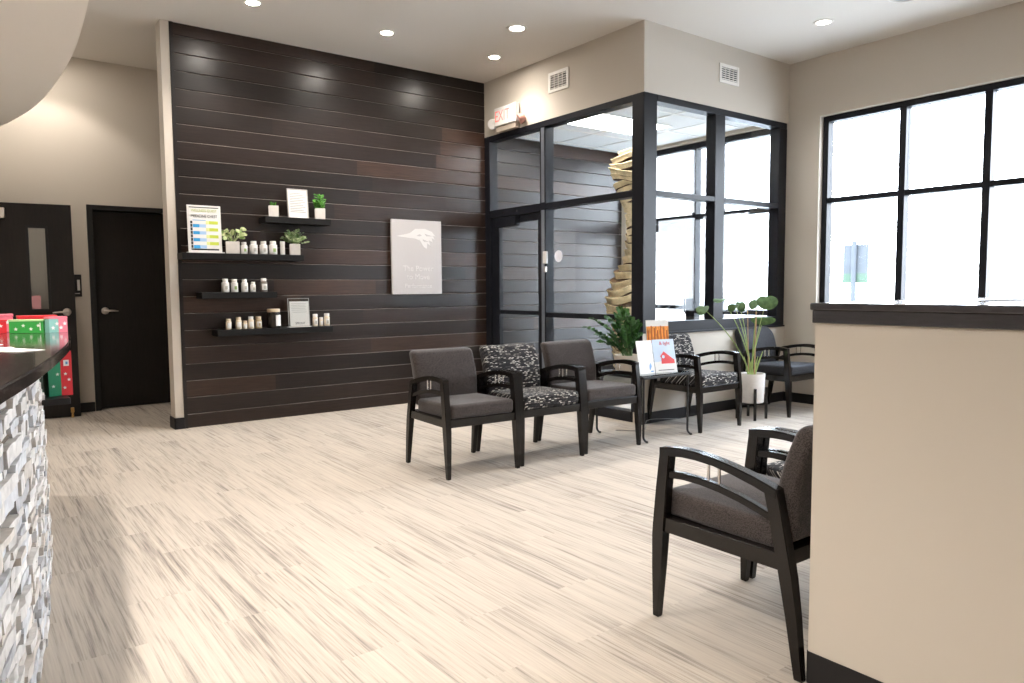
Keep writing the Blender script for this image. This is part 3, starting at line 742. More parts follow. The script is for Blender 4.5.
G3 = None
ch = {}
pt_ = chair_proto(FTAUPE); pp_ = chair_proto(FPAT); pc_ = chair_proto(FCHAR, wide=True)
YR = 4.062+0.31
def place(proto, first, x, yv, rz, label, fab_seen=True):
    o = proto if first else copy_tree(proto)
    o.location = (x, yv, 0); o.rotation_euler = (0, 0, rz)
    tag(o, label, 'chair', 'upholstered waiting room chairs')
    return o
place(pt_, True, 2.848, YR+0.008, -0.05, 'taupe armchair at the open hall-side end of the row of three')
place(pp_, True, 3.463, YR+0.005, -0.05, 'dash-patterned black and white armchair between the two taupe chairs')
place(pt_, False, 4.081, YR+0.005, -0.05, 'taupe armchair right beside the small glass-topped magazine table')
place(pp_, False, 5.392, YR-0.012, 0, 'dash-patterned armchair between the magazine table and the tall potted plant')
place(pc_, True, 6.672, YR-0.06, 0, 'plain charcoal armchair in the corner behind the round-leaf plant')
place(pt_, False, 2.392, 1.878-0.31+0.010, PI, 'large close taupe armchair seen from its side against the cream half wall')
place(pp_, False, 2.998, 1.878-0.31+0.010, PI, 'mostly hidden dash-patterned armchair behind the arm of the close taupe chair')

# ------------------------------------------------------------------ side table with plant and magazines
o = empty('side_table', (4.71, 4.375, 0), label='small black metal table with a dark glass top between a taupe and a patterned chair', cat='table')
TZ = 0.55
MB().box(-0.288, 0.288, -0.28, 0.28, TZ-0.009, TZ, 0.002).build('tabletop', TABG, o)
m = MB()
for a in ((-0.29, 0.29, -0.29, -0.278), (-0.29, 0.29, 0.278, 0.29), (-0.29, -0.278, -0.278, 0.278), (0.278, 0.29, -0.278, 0.278)): m.box(*a, TZ-0.03, TZ-0.010, 0.002)
m.build('table_frame', BLKMET, o)
for sx, sy in ((-1, -1), (1, -1), (-1, 1), (1, 1)):
    x_, y_ = sx*0.275, sy*0.275
    p = [(x_, y_, TZ-0.02), (x_, y_, 0.10), (x_, y_, 0.05)]
    for k in range(1, 7):
        a = PI/2*k/6; p.append((x_+sx*0.0, y_+0.045*(1-math.cos(a))*(-1), 0.05-0.04*math.sin(a)))
    tag(MB().tube(p, 0.0095, 10).build('leg', BLKMET, o, True))

# cable on floor
cb = MB().tube(smooth_pts([(4.62, 4.60, 0.006), (4.75, 4.40, 0.02), (4.9, 4.50, 0.06), (5.0, 4.58, 0.05), (5.1, 4.60, 0.05), (5.3, 4.61, 0.03), (5.5, 4.615, 0.008)], 6), 0.003, 8)
tag(cb.build('power_cable', mat('grey_cable', (0.25, 0.25, 0.24), 0.6), None, True), 'thin pale cable curving over the floor under the magazine table', 'cable')

LUP = [Vector((0, 0, 1))]
def leaf(m, base, d, length, width, up=None, droop=0.15, fold=0.12, seg=5, rnd=False):
    """a leaf blade with mid fold; d = direction"""
    if up is None: up = random.choice(LUP)
    d = Vector(d).normalized(); side = d.cross(up)
    if side.length < 1e-3: side = Vector((1, 0, 0))
    side.normalize(); nrm = side.cross(d)
    L = []; Cc = []; R = []
    for i in range(seg+1):
        t = i/seg
        w_ = width/2*(math.sin(PI*min(1, t*0.92+0.04))**(0.5 if rnd else 0.8)) if not rnd else width/2*math.sqrt(max(0.0, 1-(2*t*0.985-1+0.01)**2))
        c = Vector(base)+d*length*t - Vector((0, 0, 1))*droop*length*t*t
        Cc.append(m.bm.verts.new(c - nrm*fold*w_)); L.append(m.bm.verts.new(c+side*w_)); R.append(m.bm.verts.new(c-side*w_))
    for i in range(seg):
        m.bm.faces.new((L[i], L[i+1], Cc[i+1], Cc[i])); m.bm.faces.new((Cc[i], Cc[i+1], R[i+1], R[i]))

def square_pot(o, w, h, mt=CERAM):
    m = MB(); k = w/2; kb = k*0.97
    m.prism([(-kb, -kb), (kb, -kb), (kb, kb), (-kb, kb)], 0.0, h*0.9, 'z')
    m = MB(); r = w*0.1
    def ring(k, z): return [(sx*k, sy*k, z) for sx, sy in ((-1, -1), (1, -1), (1, 1), (-1, 1))]
    seq = [ring(kb, 0), ring(k, h), ring(k*0.88, h), ring(k*0.86, h*0.86)]
    V = [[m.bm.verts.new(p) for p in q] for q in seq]
    m.bm.faces.new(V[0][::-1])
    for i in range(3):
        for j in range(4): m.bm.faces.new((V[i][j], V[i][(j+1) % 4], V[i+1][(j+1) % 4], V[i+1][j]))
    es = [e_ for e_ in m.bm.edges]
    bmesh.ops.bevel(m.bm, geom=es, offset=w*0.03, segments=2, affect='EDGES')
    m.build('pot', mt, o, 50)
    MB().box(-k*0.85, k*0.85, -k*0.85, k*0.85, h*0.80, h*0.86).build('soil', SOIL, o)

# ZZ plant on the table
zp = empty('potted_plant', (4.655, 4.50, TZ), label='dark green arching plant in a pale pot on the glass table', cat='plant')
MB().lathe([(0.0, 0), (0.098, 0), (0.104, 0.004), (0.114, 0.128), (0.112, 0.134), (0.102, 0.132), (0.098, 0.112), (0.0, 0.112)], n=40, cap0=False, cap1=False).build('pot', mat('pale_stone_pot', (0.60, 0.53, 0.45), 0.7, var=0.06), zp, True)
MB().lathe([(0.0, 0.108), (0.099, 0.113)], n=32, cap0=False, cap1=False).build('soil', SOIL, zp)
rnd = random.Random(3)
LUP[:] = [Vector((-0.6, -0.7, 0.8)), Vector((-0.3, -0.8, 0.5)), Vector((0, 0, 1)), Vector((-0.8, -0.2, 0.4))]
# stem end points in world offsets (dx along screen-right ~ (0.67,-0.74), dz)
SR = Vector((0.67, -0.74, 0)); SD = Vector((0.74, 0.67, 0))
stems = [(-0.36, 0.0, 0.26), (-0.30, 0.05, 0.33), (-0.17, 0.08, 0.34), (-0.06, -0.03, 0.42), (-0.02, 0.06, 0.40), (0.03, -0.04, 0.33), (0.08, 0.05, 0.30), (0.10, -0.04, 0.20), (0.10, 0.05, 0.27), (-0.01, -0.08, 0.26), (-0.10, 0.02, 0.36),
         (-0.22, -0.07, 0.14), (-0.14, -0.10, 0.20), (-0.09, 0.10, 0.28), (0.05, 0.10, 0.22), (-0.27, 0.07, 0.19)]
lv = MB(); sm = MB()
for (a, b, hgt) in stems:
    end = SR*a + SD*b + Vector((0, 0, 0.11+hgt)); st0 = Vector((rnd.uniform(-0.04, 0.04), rnd.uniform(-0.04, 0.04), 0.11))
    mid = st0*0.55 + (SR*a+SD*b)*0.35 + Vector((0, 0, 0.11+hgt*0.75))*1.0; mid.z = 0.11+hgt*0.72
    P = [st0*(1-t)**2 + mid*2*t*(1-t) + end*t*t for t in [i/12 for i in range(13)]]
    if abs(a) > 0.25: P[-1].z -= 0.0
    sm.tube([tuple(p) for p in P], [0.006-0.004*i/12 for i in range(13)], 6)
    for i in range(3, 13):
        d = (P[min(i+1, 12)]-P[i-1]).normalized(); up = Vector((0, 0, 1)); sd = d.cross(up)
        if sd.length < 0.1: sd = SR.copy()
        sd.normalize(); L = 0.068*(1-0.35*abs(i-7)/6)
        for q in (-1, 1):
            leaf(lv, P[i], sd*q*0.8+d*0.55+Vector((0, 0, rnd.uniform(0.05, 0.35))), L, 0.036, droop=0.1, fold=0.2, seg=4)
    leaf(lv, P[12], (P[12]-P[11]), 0.05, 0.02, seg=4)
lv.build('leaves', LZZ, zp, True); sm.build('stems', LSTEMD, zp, True)

# booklet standing open, and magazine in clear stand
def panel_card(name, p0, p1, z0, z1, lean, mt, parent, th=0.003):
    p0 = Vector((*p0, 0)); p1 = Vector((*p1, 0)); ex = (p1-p0); wdt = ex.length; ex.normalize()
    nrm = ex.cross(Vector((0, 0, 1)))    # faces the viewer when going screen-right
    M = Matrix(((ex.x, -nrm.x, 0, p0.x), (ex.y, -nrm.y, 0, p0.y), (0, 0, 1, z0), (0, 0, 0, 1))) @ Matrix.Rotation(-lean, 4, 'X')
    return M, wdt
RED = mat('printed_red', (0.62, 0.03, 0.03), 0.35)
SKYB = mat('printed_pale_blue', (0.50, 0.60, 0.72), 0.35, var=0.08, vscale=8)
BLUE = mat('printed_blue', (0.10, 0.28, 0.55), 0.35)
ORANGE = mat('printed_orange', (0.75, 0.28, 0.05), 0.4, var=0.5, vscale=30, stretch=(3, 1, 0.6))
bk = empty('open_booklet', (0, 0, 0), label='booklet standing open on the glass table, one side white, the other with a red shape', cat='booklet')
P0 = (4.665, 4.175)
def card(M, w0, h0, mt, name, parent, th=0.004):
    m = MB().box(0, w0, 0, th, 0, h0); m.move(M); return m.build(name, mt, parent)
Mr, wr = panel_card('', P0, (P0[0]+0.222, P0[1]-0.05), TZ+0.001, 0, 0.24, None, None)
card(Mr, 0.222, 0.285, SKYB, 'cover', bk)
def deco(M, poly, mt, name, parent, off=-0.0012):
    m = MB().prism(poly, off, 0.0, 'y'); m.move(M); return m.build(name, mt, parent)
deco(Mr, [(0.0, 0), (0.222, 0), (0.222, 0.11), (0.0, 0.09)], PAPER, 'white_field', bk, -0.0008)
deco(Mr, [(0.07, 0.075), (0.075, 0.125), (0.065, 0.14), (0.105, 0.18), (0.205, 0.105), (0.205, 0.075)], RED, 'red_house', bk, -0.0018)
deco(Mr, [(0.095+0.014*math.cos(a*PI/6), 0.135+0.014*math.sin(a*PI/6)) for a in range(12)], SKYB, 'window_dot', bk, -0.0026)
text_mesh('& light', 0.042, 'title', RED, bk, Mr @ Matrix.Translation((0.125, -0.002, 0.25)) @ Matrix.Rotation(PI/2, 4, 'X'))
deco(Mr, [(0.03, 0.018), (0.19, 0.018), (0.19, 0.024), (0.03, 0.024)], INK, 'caption_line', bk, -0.0018)
Ml, wl = panel_card('', (P0[0]-0.185, P0[1]+0.005), (P0[0]-0.003, P0[1]+0.003), TZ+0.001, 0, 0.20, None, None)
Ml = Matrix.Translation((0, 0, 0)) @ Ml
card(Ml, 0.182, 0.28, PAPER, 'inner_page', bk)
deco(Ml, [(0.12, 0.03), (0.128, 0.03), (0.15, 0.06), (0.142, 0.09), (0.125, 0.07)], BLUE, 'blue_figure', bk, -0.0012)
deco(Ml, [(0.13, 0.012), (0.165, 0.012), (0.160, 0.022), (0.135, 0.022)], BLUE, 'blue_script', bk, -0.0012)
hd = empty('magazine_rack', (4.885, 4.345, TZ), label='clear acrylic rack behind the open booklet on the glass table', cat='rack')
m = MB(); m.box(-0.125, 0.125, 0.05, 0.054, 0.0, 0.26); m.box(-0.125, 0.125, -0.03, -0.026, 0.0, 0.16); m.box(-0.125, 0.125, -0.03, 0.054, 0.15, 0.154)
m.box(-0.127, -0.123, -0.03, 0.054, 0, 0.2); m.box(0.123, 0.127, -0.03, 0.054, 0, 0.2)
m.move(Matrix.Rotation(-0.35, 4, 'Z')).build('rack_body', ACRY, hd)
mg = empty('magazine', (4.885, 4.345, TZ+0.156), -0.35, label='orange and white magazine upright in the clear rack, above the booklet', cat='magazine')
MB().box(-0.108, 0.108, 0.0, 0.006, 0, 0.28).move(Matrix.Rotation(-0.12, 4, 'X')).build('pages', PAPER, mg)
MB().box(-0.106, 0.108, -0.001, -0.0002, 0.08, 0.225).move(Matrix.Rotation(-0.12, 4, 'X')).build('cover_picture', ORANGE, mg)
m = MB()
for k in range(7):
    xc = -0.095+k*0.030; m.box(xc, xc+0.012, -0.0016, -0.0008, 0.085, 0.19+0.02*((k*5) % 3))
m.move(Matrix.Rotation(-0.12, 4, 'X')).build('picture_stripes', mat('printed_rust', (0.42, 0.10, 0.02), 0.4), mg)

# ------------------------------------------------------------------ tall round leaf plant in a stand
TP = (6.07, 4.215)
o = empty('plant_stand', (*TP, 0), label='black four-legged stand carrying the white pot beside the patterned chair', cat='plant stand')
for k in range(4):
    a = math.radians(-150+90*k+18); x_, y_ = 0.137*math.cos(a), 0.137*math.sin(a)
    m = MB().box(-0.012, 0.012, -0.012, 0.012, 0, 0.305, 0.002); m.move(Matrix.Translation((x_, y_, 0)) @ Matrix.Rotation(a, 4, 'Z')); m.build('leg', LAC, o)
m = MB()
for k in range(2):
    a = math.radians(-150+90*k+18); c_, s_ = math.cos(a), math.sin(a)
    q = MB(); m.box(-0.135, 0.135, -0.010, 0.010, 0.135+0.0*k, 0.160); m.bm.verts.ensure_lookup_table()
    bmesh.ops.transform(m.bm, matrix=Matrix.Rotation(a, 4, 'Z'), verts=m.bm.verts[-8:])
m.build('cross_brace', LAC, o)
tp = empty('potted_plant', (*TP, 0.161), label='tall plant with round leaves on long stems in a white pot on a stand', cat='plant')
MB().lathe([(0.0, 0), (0.106, 0), (0.112, 0.006), (0.122, 0.272), (0.120, 0.279), (0.110, 0.277), (0.106, 0.245), (0.0, 0.245)], n=44, cap0=False, cap1=False).build('pot', CERAM, tp, True)
MB().lathe([(0.0, 0.240), (0.107, 0.247)], n=32, cap0=False, cap1=False).build('soil', SOIL, tp)
# screen-space-free layout: r = right (towards camera-right), h = height above pot base
R_ = Vector((0.77, -0.63, 0)); D_ = Vector((0.63, 0.77, 0))
def rp(r, dd, h): return R_*r + D_*dd + Vector((0, 0, h-0.161))
stm = MB(); 
leafs = [(-0.455, 0.05, 1.055, 0.13, 0.13), (-0.275, 0.02, 1.145, 0.17, 0.15), (-0.185, -0.04, 1.080, 0.12, 0.11), (-0.115, 0.06, 1.085, 0.12, 0.10), (0.04, 0.02, 1.110, 0.16, 0.11), (0.115, -0.02, 1.125, 0.15, 0.20), (0.125, 0.10, 0.945, 0.09, 0.23)]
rnd = random.Random(11)
def blade(m, c, out, ln, wd, tilt):
    """round leaf: fan disc with a slight cup, facing partly up and partly outwards"""
    c = Vector(c); out = Vector(out).normalized(); side = out.cross(Vector((0, 0, 1))).normalized()
    ax = (out*math.cos(tilt)+Vector((0, 0, -1))*math.sin(tilt)).normalized(); n_ = side.cross(ax).normalized()
    N = 20; r1 = []; r2 = []
    cv = m.bm.verts.new(c)
    for k in range(N):
        a = 2*PI*k/N; rr = 1.0-0.20*math.exp(-((a-PI)/0.35)**2)
        p = c+ax*(math.cos(a)*ln/2*rr)+side*(math.sin(a)*wd/2*rr)
        r1.append(m.bm.verts.new(c+(p-c)*0.55+n_*0.006)); r2.append(m.bm.verts.new(p-n_*0.012*math.cos(2*a)))
    for k in range(N):
        m.bm.faces.new((cv, r1[k], r1[(k+1) % N])); m.bm.faces.new((r1[k], r2[k], r2[(k+1) % N], r1[(k+1) % N]))
toCam = Vector((-0.8, -0.58, 0.0))
tilts = [0.8, 0.15, 0.75, 1.1, 0.65, 1.25, 1.2]
outs = [-R_*0.5+toCam, -R_*0.5+toCam*0.8, toCam-R_*0.8, toCam+R_*0.3, toCam-R_*0.6, toCam+R_*0.2, toCam]
for i, (r_, dd, h, ln, wd) in enumerate(leafs):
    end = rp(r_, dd, h); b0 = rp(rnd.uniform(-0.035, 0.015), rnd.uniform(-0.02, 0.02), 0.41)
    mid = rp(r_*0.28, dd*0.3, 0.41+(h-0.41)*0.55)
    P = [b0*(1-t)**2+mid*2*t*(1-t)+end*t*t for t in [k/14 for k in range(15)]]
    stm.tube([tuple(p) for p in P], [0.0085-0.0055*(k/14)**0.5 for k in range(15)], 8)
    m = MB(); blade(m, end+Vector(outs[i]).normalized()*ln*0.25, outs[i], ln, wd, tilts[i]); m.build('leaf', LRND, tp, True)
for i in range(5):
    a = rp(-0.035+0.015*i, 0.01*i-0.02, 0.405); b = rp(-0.075+0.045*i, 0.02, 0.60+0.05*(i % 3))
    stm.tube([tuple(a), tuple((a+b)/2+Vector((0, 0, 0.01))), tuple(b)], [0.011, 0.008, 0.003], 8)
stm.build('stems', LSTEM, tp, True)
MB().tube([tuple(rp(0.02, 0.0, 0.37)), tuple(rp(0.03, 0.0, 1.03))], 0.0065, 8).build('wooden_stake', STAKE, tp, True)
MB().tube([tuple(rp(-0.035, -0.01, 0.37)), tuple(rp(-0.07, 0.0, 1.65))], [0.0045, 0.003], 8).build('thin_stake', STAKE, tp, True)

# ------------------------------------------------------------------ wall shelves
def shelf(x0, x1, zt, label, th=0.058):
    o = tag(MB().box(x0, x1, 6.985, Y1, zt-th, zt, 0.003).build('floating_shelf', SHELF), label, 'shelf', 'black floating shelves on the plank wall')
SH = [(2.36, 3.02, 1.968), (1.615, 2.73, 1.609), (1.765, 2.455, 1.253), (1.89, 3.01, 0.905)]
for (a, b, zt), lb in zip(SH, ('topmost black floating shelf with a framed page between two small plants', 'long black shelf holding the medicine chart, four white bottles and two plants', 'short black shelf with only five small bottles on it', 'lowest black floating shelf with jars and a clear-framed card')):
    shelf(a, b, zt, lb)
PY = 7.06
# pots with plants on shelves
def spot_plant(x, zt, w, h, label):
    o = empty('potted_plant', (x, PY, zt), -0.30, label=label, cat='plant', group=None); square_pot(o, w, h); return o
o = spot_plant(2.468, SH[0][2], 0.092, 0.107, 'tiny sprout in a white square pot at the dim end of the top shelf')
rnd = random.Random(5); m = MB()
LUP[:] = [Vector((0, -1, 0.3)), Vector((-0.4, -0.9, 0.1)), Vector((0.3, -0.8, 0.5))]
for k in range(9):
    a = rnd.uniform(0, 2*PI); leaf(m, (rnd.uniform(-0.01, 0.01), rnd.uniform(-0.01, 0.01), 0.088), (math.cos(a)*0.5, math.sin(a)*0.5, 1), rnd.uniform(0.045, 0.075), 0.016, droop=0.1)
m.build('leaves', LFERN, o, True)
o = spot_plant(2.934, SH[0][2], 0.097, 0.108, 'bright green bushy plant in a white square pot by the framed page')
m = MB()
for k in range(16):
    a = rnd.uniform(0, 2*PI); t = rnd.uniform(0.2, 0.85); d = Vector((math.cos(a)*t, math.sin(a)*t*0.7, 1)).normalized(); L = rnd.uniform(0.08, 0.15)
    b0 = Vector((rnd.uniform(-0.015, 0.015), rnd.uniform(-0.015, 0.015), 0.09)); m.tube([tuple(b0), tuple(b0+d*L)], [0.002, 0.001], 5)
    for j in range(1, 7):
        p = b0+d*L*j/6
        for q in (-1, 1): leaf(m, p, Vector((math.cos(a+q*1.2), math.sin(a+q*1.2), 0.5)), 0.040, 0.013, droop=0.15, seg=3)
m.build('leaves', LFERN, o, True)
o = spot_plant(2.075, SH[1][2], 0.122, 0.112, 'pale variegated leafy plant in a white square pot beside the medicine chart')
m = MB()
for k in range(17):
    a = rnd.uniform(0, 2*PI); t = rnd.uniform(0.3, 1.1); L = rnd.uniform(0.03, 0.135)
    b0 = Vector((0, 0, 0.095)); p = b0+Vector((math.cos(a)*t*0.07, math.sin(a)*t*0.05, L)); m.tube([tuple(b0), tuple(p)], 0.0018, 5)
    leaf(m, p, (math.cos(a), math.sin(a)*0.8, 0.35), rnd.uniform(0.05, 0.07), 0.042, droop=0.35, seg=5, rnd=True)
leaf(m, (0, 0, 0.17), (0.1, -0.2, 1), 0.07, 0.04, rnd=True)
m.build('leaves', LVAR, o, True)
o = spot_plant(2.667, SH[1][2], 0.100, 0.108, 'spreading pale mint-green plant in a white square pot past the bottle row')
m = MB()
for k in range(42):
    a = rnd.uniform(0, 2*PI); t = rnd.uniform(0.1, 1.0); h_ = rnd.uniform(0.01, 0.15)*(1.15-t*0.6)
    b0 = Vector((0, 0, 0.095)); p = b0+Vector((math.cos(a)*t*0.12, math.sin(a)*t*0.08, h_+0.02)); m.tube([tuple(b0), tuple((b0+p)/2+Vector((0, 0, 0.02))), tuple(p)], 0.0016, 5)
    for j in range(5):
        aa = a+rnd.uniform(-1.4, 1.4); leaf(m, b0+(p-b0)*(0.55+0.45*j/4)+Vector((0, 0, 0.006)), (math.cos(aa), math.sin(aa), 0.4), rnd.uniform(0.026, 0.040), 0.019, droop=0.2, seg=3)
m.build('leaves', LMINT, o, True)

# bottles
LBLG = mat('grey_label_print', (0.42, 0.41, 0.36), 0.6); LBLGR = mat('green_label_print', (0.25, 0.36, 0.12), 0.6)
def bottle(x, zt, w, h, label, body, cap, lab, group, neck=0.72, capw=0.62, labc=None, square=True, ldx=0.0):
    o = empty('supplement_bottle', (x, PY, zt), label=label, cat='bottle', group=group)
    r = w/2; hb = h*0.76
    MB().lathe([(0, 0), (r*0.92, 0), (r, r*0.12), (r, hb*0.90), (r*0.95, hb*0.95), (r*capw, hb), (r*capw, hb*1.03), (0, hb*1.03)], n=28, cap0=False, cap1=False).build('body', body, o, True)
    MB().lathe([(0, hb*1.03), (r*(capw+0.12), hb*1.03), (r*(capw+0.12), h*0.98), (r*(capw+0.06), h), (0, h)], n=28, cap0=False, cap1=False).build('cap', cap, o, True)
    m = MB(); n = 14; a0, a1 = -PI/2-0.75+ldx, -PI/2+0.75+ldx; A = []; B = []
    for k in range(n+1):
        a = a0+(a1-a0)*k/n; A.append(m.bm.verts.new((r*1.01*math.cos(a), r*1.01*math.sin(a), hb*0.20))); B.append(m.bm.verts.new((r*1.01*math.cos(a), r*1.01*math.sin(a), hb*0.78)))
    for k in range(n): m.bm.faces.new((A[k], A[k+1], B[k+1], B[k]))
    lp_ = m.build('label_paper', PAPER, o, True)
    if labc:
        m = MB(); a0, a1 = -PI/2-0.30+ldx, -PI/2+0.45+ldx; A = []; B = []
        for k in range(n+1):
            a = a0+(a1-a0)*k/n; A.append(m.bm.verts.new((r*1.025*math.cos(a), r*1.025*math.sin(a), hb*0.26))); B.append(m.bm.verts.new((r*1.025*math.cos(a), r*1.025*math.sin(a), hb*0.60)))
        for k in range(n): m.bm.faces.new((A[k], A[k+1], B[k+1], B[k]))
        m.build('label_print', labc, lp_, True)
    return o
g2 = 'white bottles on the long shelf'
bottle(2.178, SH[1][2], 0.060, 0.112, 'small white bottle touching the variegated plant pot', WHITE, WHITE, 1, g2, labc=LBLGR)
bottle(2.267, SH[1][2], 0.072, 0.124, 'white bottle with grey print, nearest the small bottle by the variegated plant', WHITE, WHITE, 1, g2, labc=LBLG)
bottle(2.360, SH[1][2], 0.072, 0.126, 'white bottle in the middle of the long shelf bottle row', WHITE, WHITE, 1, g2, labc=LBLG)
bottle(2.452, SH[1][2], 0.078, 0.130, 'white bottle with a green printed label on the long shelf', WHITE, WHITE, 1, g2, labc=LBLGR)
o = empty('supplement_bottle', (2.545, PY, SH[1][2]), label='slim white tube standing against the mint-green plant pot', cat='bottle', group=g2)
MB().lathe([(0, 0), (0.021, 0), (0.022, 0.006), (0.022, 0.100), (0, 0.100)], n=24, cap0=False, cap1=False).build('body', WHITE, o, True)
MB().lathe([(0, 0.101), (0.023, 0.101), (0.023, 0.130), (0, 0.132)], n=24, cap0=False, cap1=False).build('cap', WHITE, o, True)
g3 = 'bottles on the short shelf'
bottle(1.995, SH[2][2], 0.068, 0.125, 'white bottle at the far plank-end of the short shelf, first of its row', WHITE, WHITE, 1, g3, labc=LBLG)
bottle(2.078, SH[2][2], 0.064, 0.122, 'second white bottle of the short shelf row, counted from the hall', WHITE, WHITE, 1, g3, labc=LBLGR)
bottle(2.170, SH[2][2], 0.062, 0.122, 'middle white bottle of the short shelf row', WHITE, WHITE, 1, g3, labc=LBLG)
bottle(2.250, SH[2][2], 0.050, 0.096, 'shortest white bottle on the short shelf', WHITE, WHITE, 1, g3, labc=LBLG)
bottle(2.350, SH[2][2], 0.072, 0.130, 'dark-necked bottle with a big white label ending the short shelf row', mat('grey_brown_glass', (0.16, 0.14, 0.12), 0.2), WHITE, 1, g3, labc=LBLG, capw=0.6)
g4 = 'small jars on the lowest shelf'
bottle(2.012, SH[3][2], 0.052, 0.102, 'small cream jar alone at the hall end of the lowest shelf', CREAMB, BEIGE, 1, g4, capw=0.75)
bottle(2.104, SH[3][2], 0.055, 0.114, 'taller cream jar just before the tiny dark-capped one on the lowest shelf', CREAMB, BEIGE, 1, g4, capw=0.75)
bottle(2.162, SH[3][2], 0.044, 0.078, 'tiny cream jar squeezed between two taller ones on the lowest shelf', CREAMB, BEIGE, 1, g4, capw=0.75)
bottle(2.219, SH[3][2], 0.056, 0.116, 'cream jar with pinkish white cap just past the tiny one on the lowest shelf', CREAMB, WHITE, 1, g4, capw=0.72)
bottle(2.291, SH[3][2], 0.058, 0.114, 'amber jar standing nearest the big dark jar', AMBER, BEIGE, 1, g4, capw=0.75, labc=AMBER)
bottle(2.855, SH[3][2], 0.052, 0.122, 'white bottle right beside the clear-framed card on the lowest shelf', CREAMB, WHITE, 1, g4, capw=0.8, labc=LBLG)
bottle(2.918, SH[3][2], 0.040, 0.088, 'shortest bottle past the clear-framed card on the lowest shelf', CREAMB, WHITE, 1, g4, capw=0.8)
bottle(2.978, SH[3][2], 0.056, 0.126, 'white bottle at the very end of the lowest shelf nearest the wall sign', CREAMB, WHITE, 1, g4, capw=0.8, labc=LBLG)
o = empty('supplement_jar', (2.437, PY, SH[3][2]), label='big dark jar with a beige lid and white label on the lowest shelf', cat='jar')
MB().lathe([(0, 0), (0.060, 0), (0.065, 0.008), (0.065, 0.125), (0.055, 0.142), (0.052, 0.152), (0, 0.152)], n=36, cap0=False, cap1=False).build('body', DARKJ, o, True)
MB().lathe([(0, 0.153), (0.060, 0.153), (0.061, 0.157), (0.061, 0.180), (0.057, 0.184), (0, 0.184)], n=36, cap0=False, cap1=False).build('lid', BEIGE, o, True)
m = MB(); A = []; B = []
for k in range(15):
    a = -PI/2+0.0+1.1*k/14; A.append(m.bm.verts.new((0.0658*math.cos(a), 0.0658*math.sin(a), 0.02))); B.append(m.bm.verts.new((0.0658*math.cos(a), 0.0658*math.sin(a), 0.125)))
for k in range(14): m.bm.faces.new((A[k], A[k+1], B[k+1], B[k]))
m.build('label_paper', PAPER, o, True)

# medicine chart in a white stand
o = empty('framed_chart', (1.828, 7.04, SH[1][2]), label='medicine chest chart with blue and green stripes in a white stand', cat='chart')
W, H = 0.292, 0.432
tl = Matrix.Rotation(-0.05, 4, 'X')
def cb_(m, name, mt): m.move(tl); return m.build(name, mt, o)
cb_(MB().box(-W/2, W/2, 0, 0.008, 0.008, H, 0.001), 'backing', WHITE)
MB().box(-W/2-0.008, W/2+0.014, -0.035, 0.05, 0, 0.010, 0.002).build('foot', WHITE, o)
y_ = lambda k: (-0.0012*k, -0.0012*k+0.0009)
cb_(MB().box(-0.128, 0.128, *y_(1), 0.018, 0.415), 'sheet', PAPER)
cb_(MB().box(-0.128, 0.128, *y_(2), 0.408, 0.416).box(-0.122, -0.104, *y_(2), 0.028, 0.288).box(-0.112, 0.118, *y_(2), 0.026, 0.040), 'black_bands', INK)
bl = mat('chart_blue', (0.03, 0.30, 0.62), 0.5); blp = mat('chart_light_blue', (0.35, 0.52, 0.75), 0.5); lim = mat('chart_lime', (0.50, 0.58, 0.06), 0.5); limp = mat('chart_pale_lime', (0.70, 0.72, 0.30), 0.5)
m1, m2, m3, m4 = MB(), MB(), MB(), MB()
for k in range(8):
    z1 = 0.292-k*0.0315; z0 = z1-0.029
    if k % 2 == 1: m1.box(-0.100, -0.045, *y_(2), z0, z1); m2.box(-0.045, 0.012, *y_(2), z0, z1)
    else: m3.box(0.040, 0.118, *y_(2), z0, z1); m4.box(0.012, 0.040, *y_(2), z0, z1)
m1.box(-0.100, 0.012, *y_(2), 0.294, 0.299)
for m_, n_, mt in ((m1, 'blue_cells', bl), (m2, 'light_blue_cells', blp), (m3, 'lime_cells', lim), (m4, 'pale_lime_cells', limp)): cb_(m_, n_, mt)
m_ = MB()
for k in range(8): z1 = 0.292-k*0.0315; m_.box(-0.122, -0.104, -0.0045, -0.0035, z1-0.031, z1-0.027)
cb_(m_, 'row_gaps', PAPER)
text_mesh('MEDICINE CHEST', 0.036, 'heading', INK, o, tl @ Matrix.Translation((0.0, -0.0035, 0.333)) @ Matrix.Rotation(PI/2, 4, 'X'), stretch=0.82)
text_mesh('WELLNESS QUEST', 0.032, 'top_heading', mat('chart_lime_text', (0.45, 0.52, 0.10), 0.5), o, tl @ Matrix.Translation((0.0, -0.0035, 0.383)) @ Matrix.Rotation(PI/2, 4, 'X'), stretch=0.86)

# framed page on top shelf
o = empty('framed_page', (2.712, 7.06, SH[0][2]), label='silver-framed white page of fine print on the top shelf', cat='picture frame')
W, H = 0.208, 0.288; tl = Matrix.Rotation(-0.10, 4, 'X')
fm = MB()
for a in ((-W/2, -W/2+0.009, 0, H), (W/2-0.009, W/2, 0, H), (-W/2, W/2, 0, 0.009), (-W/2, W/2, H-0.009, H)): fm.box(a[0], a[1], -0.012, 0.004, a[2], a[3], 0.001)
cb_(fm, 'frame', mat('silver_frame', (0.55, 0.52, 0.5), 0.35, metal=0.8))
cb_(MB().box(-W/2+0.008, W/2-0.008, -0.006, 0.0, 0.008, H-0.008), 'page', PAPER)
m_ = MB()
for k in range(12): m_.box(-0.078, 0.078-0.02*((k*7) % 3), -0.0072, -0.0062, 0.06+k*0.0165, 0.0655+k*0.0165)
cb_(m_, 'print_lines', TXTG)
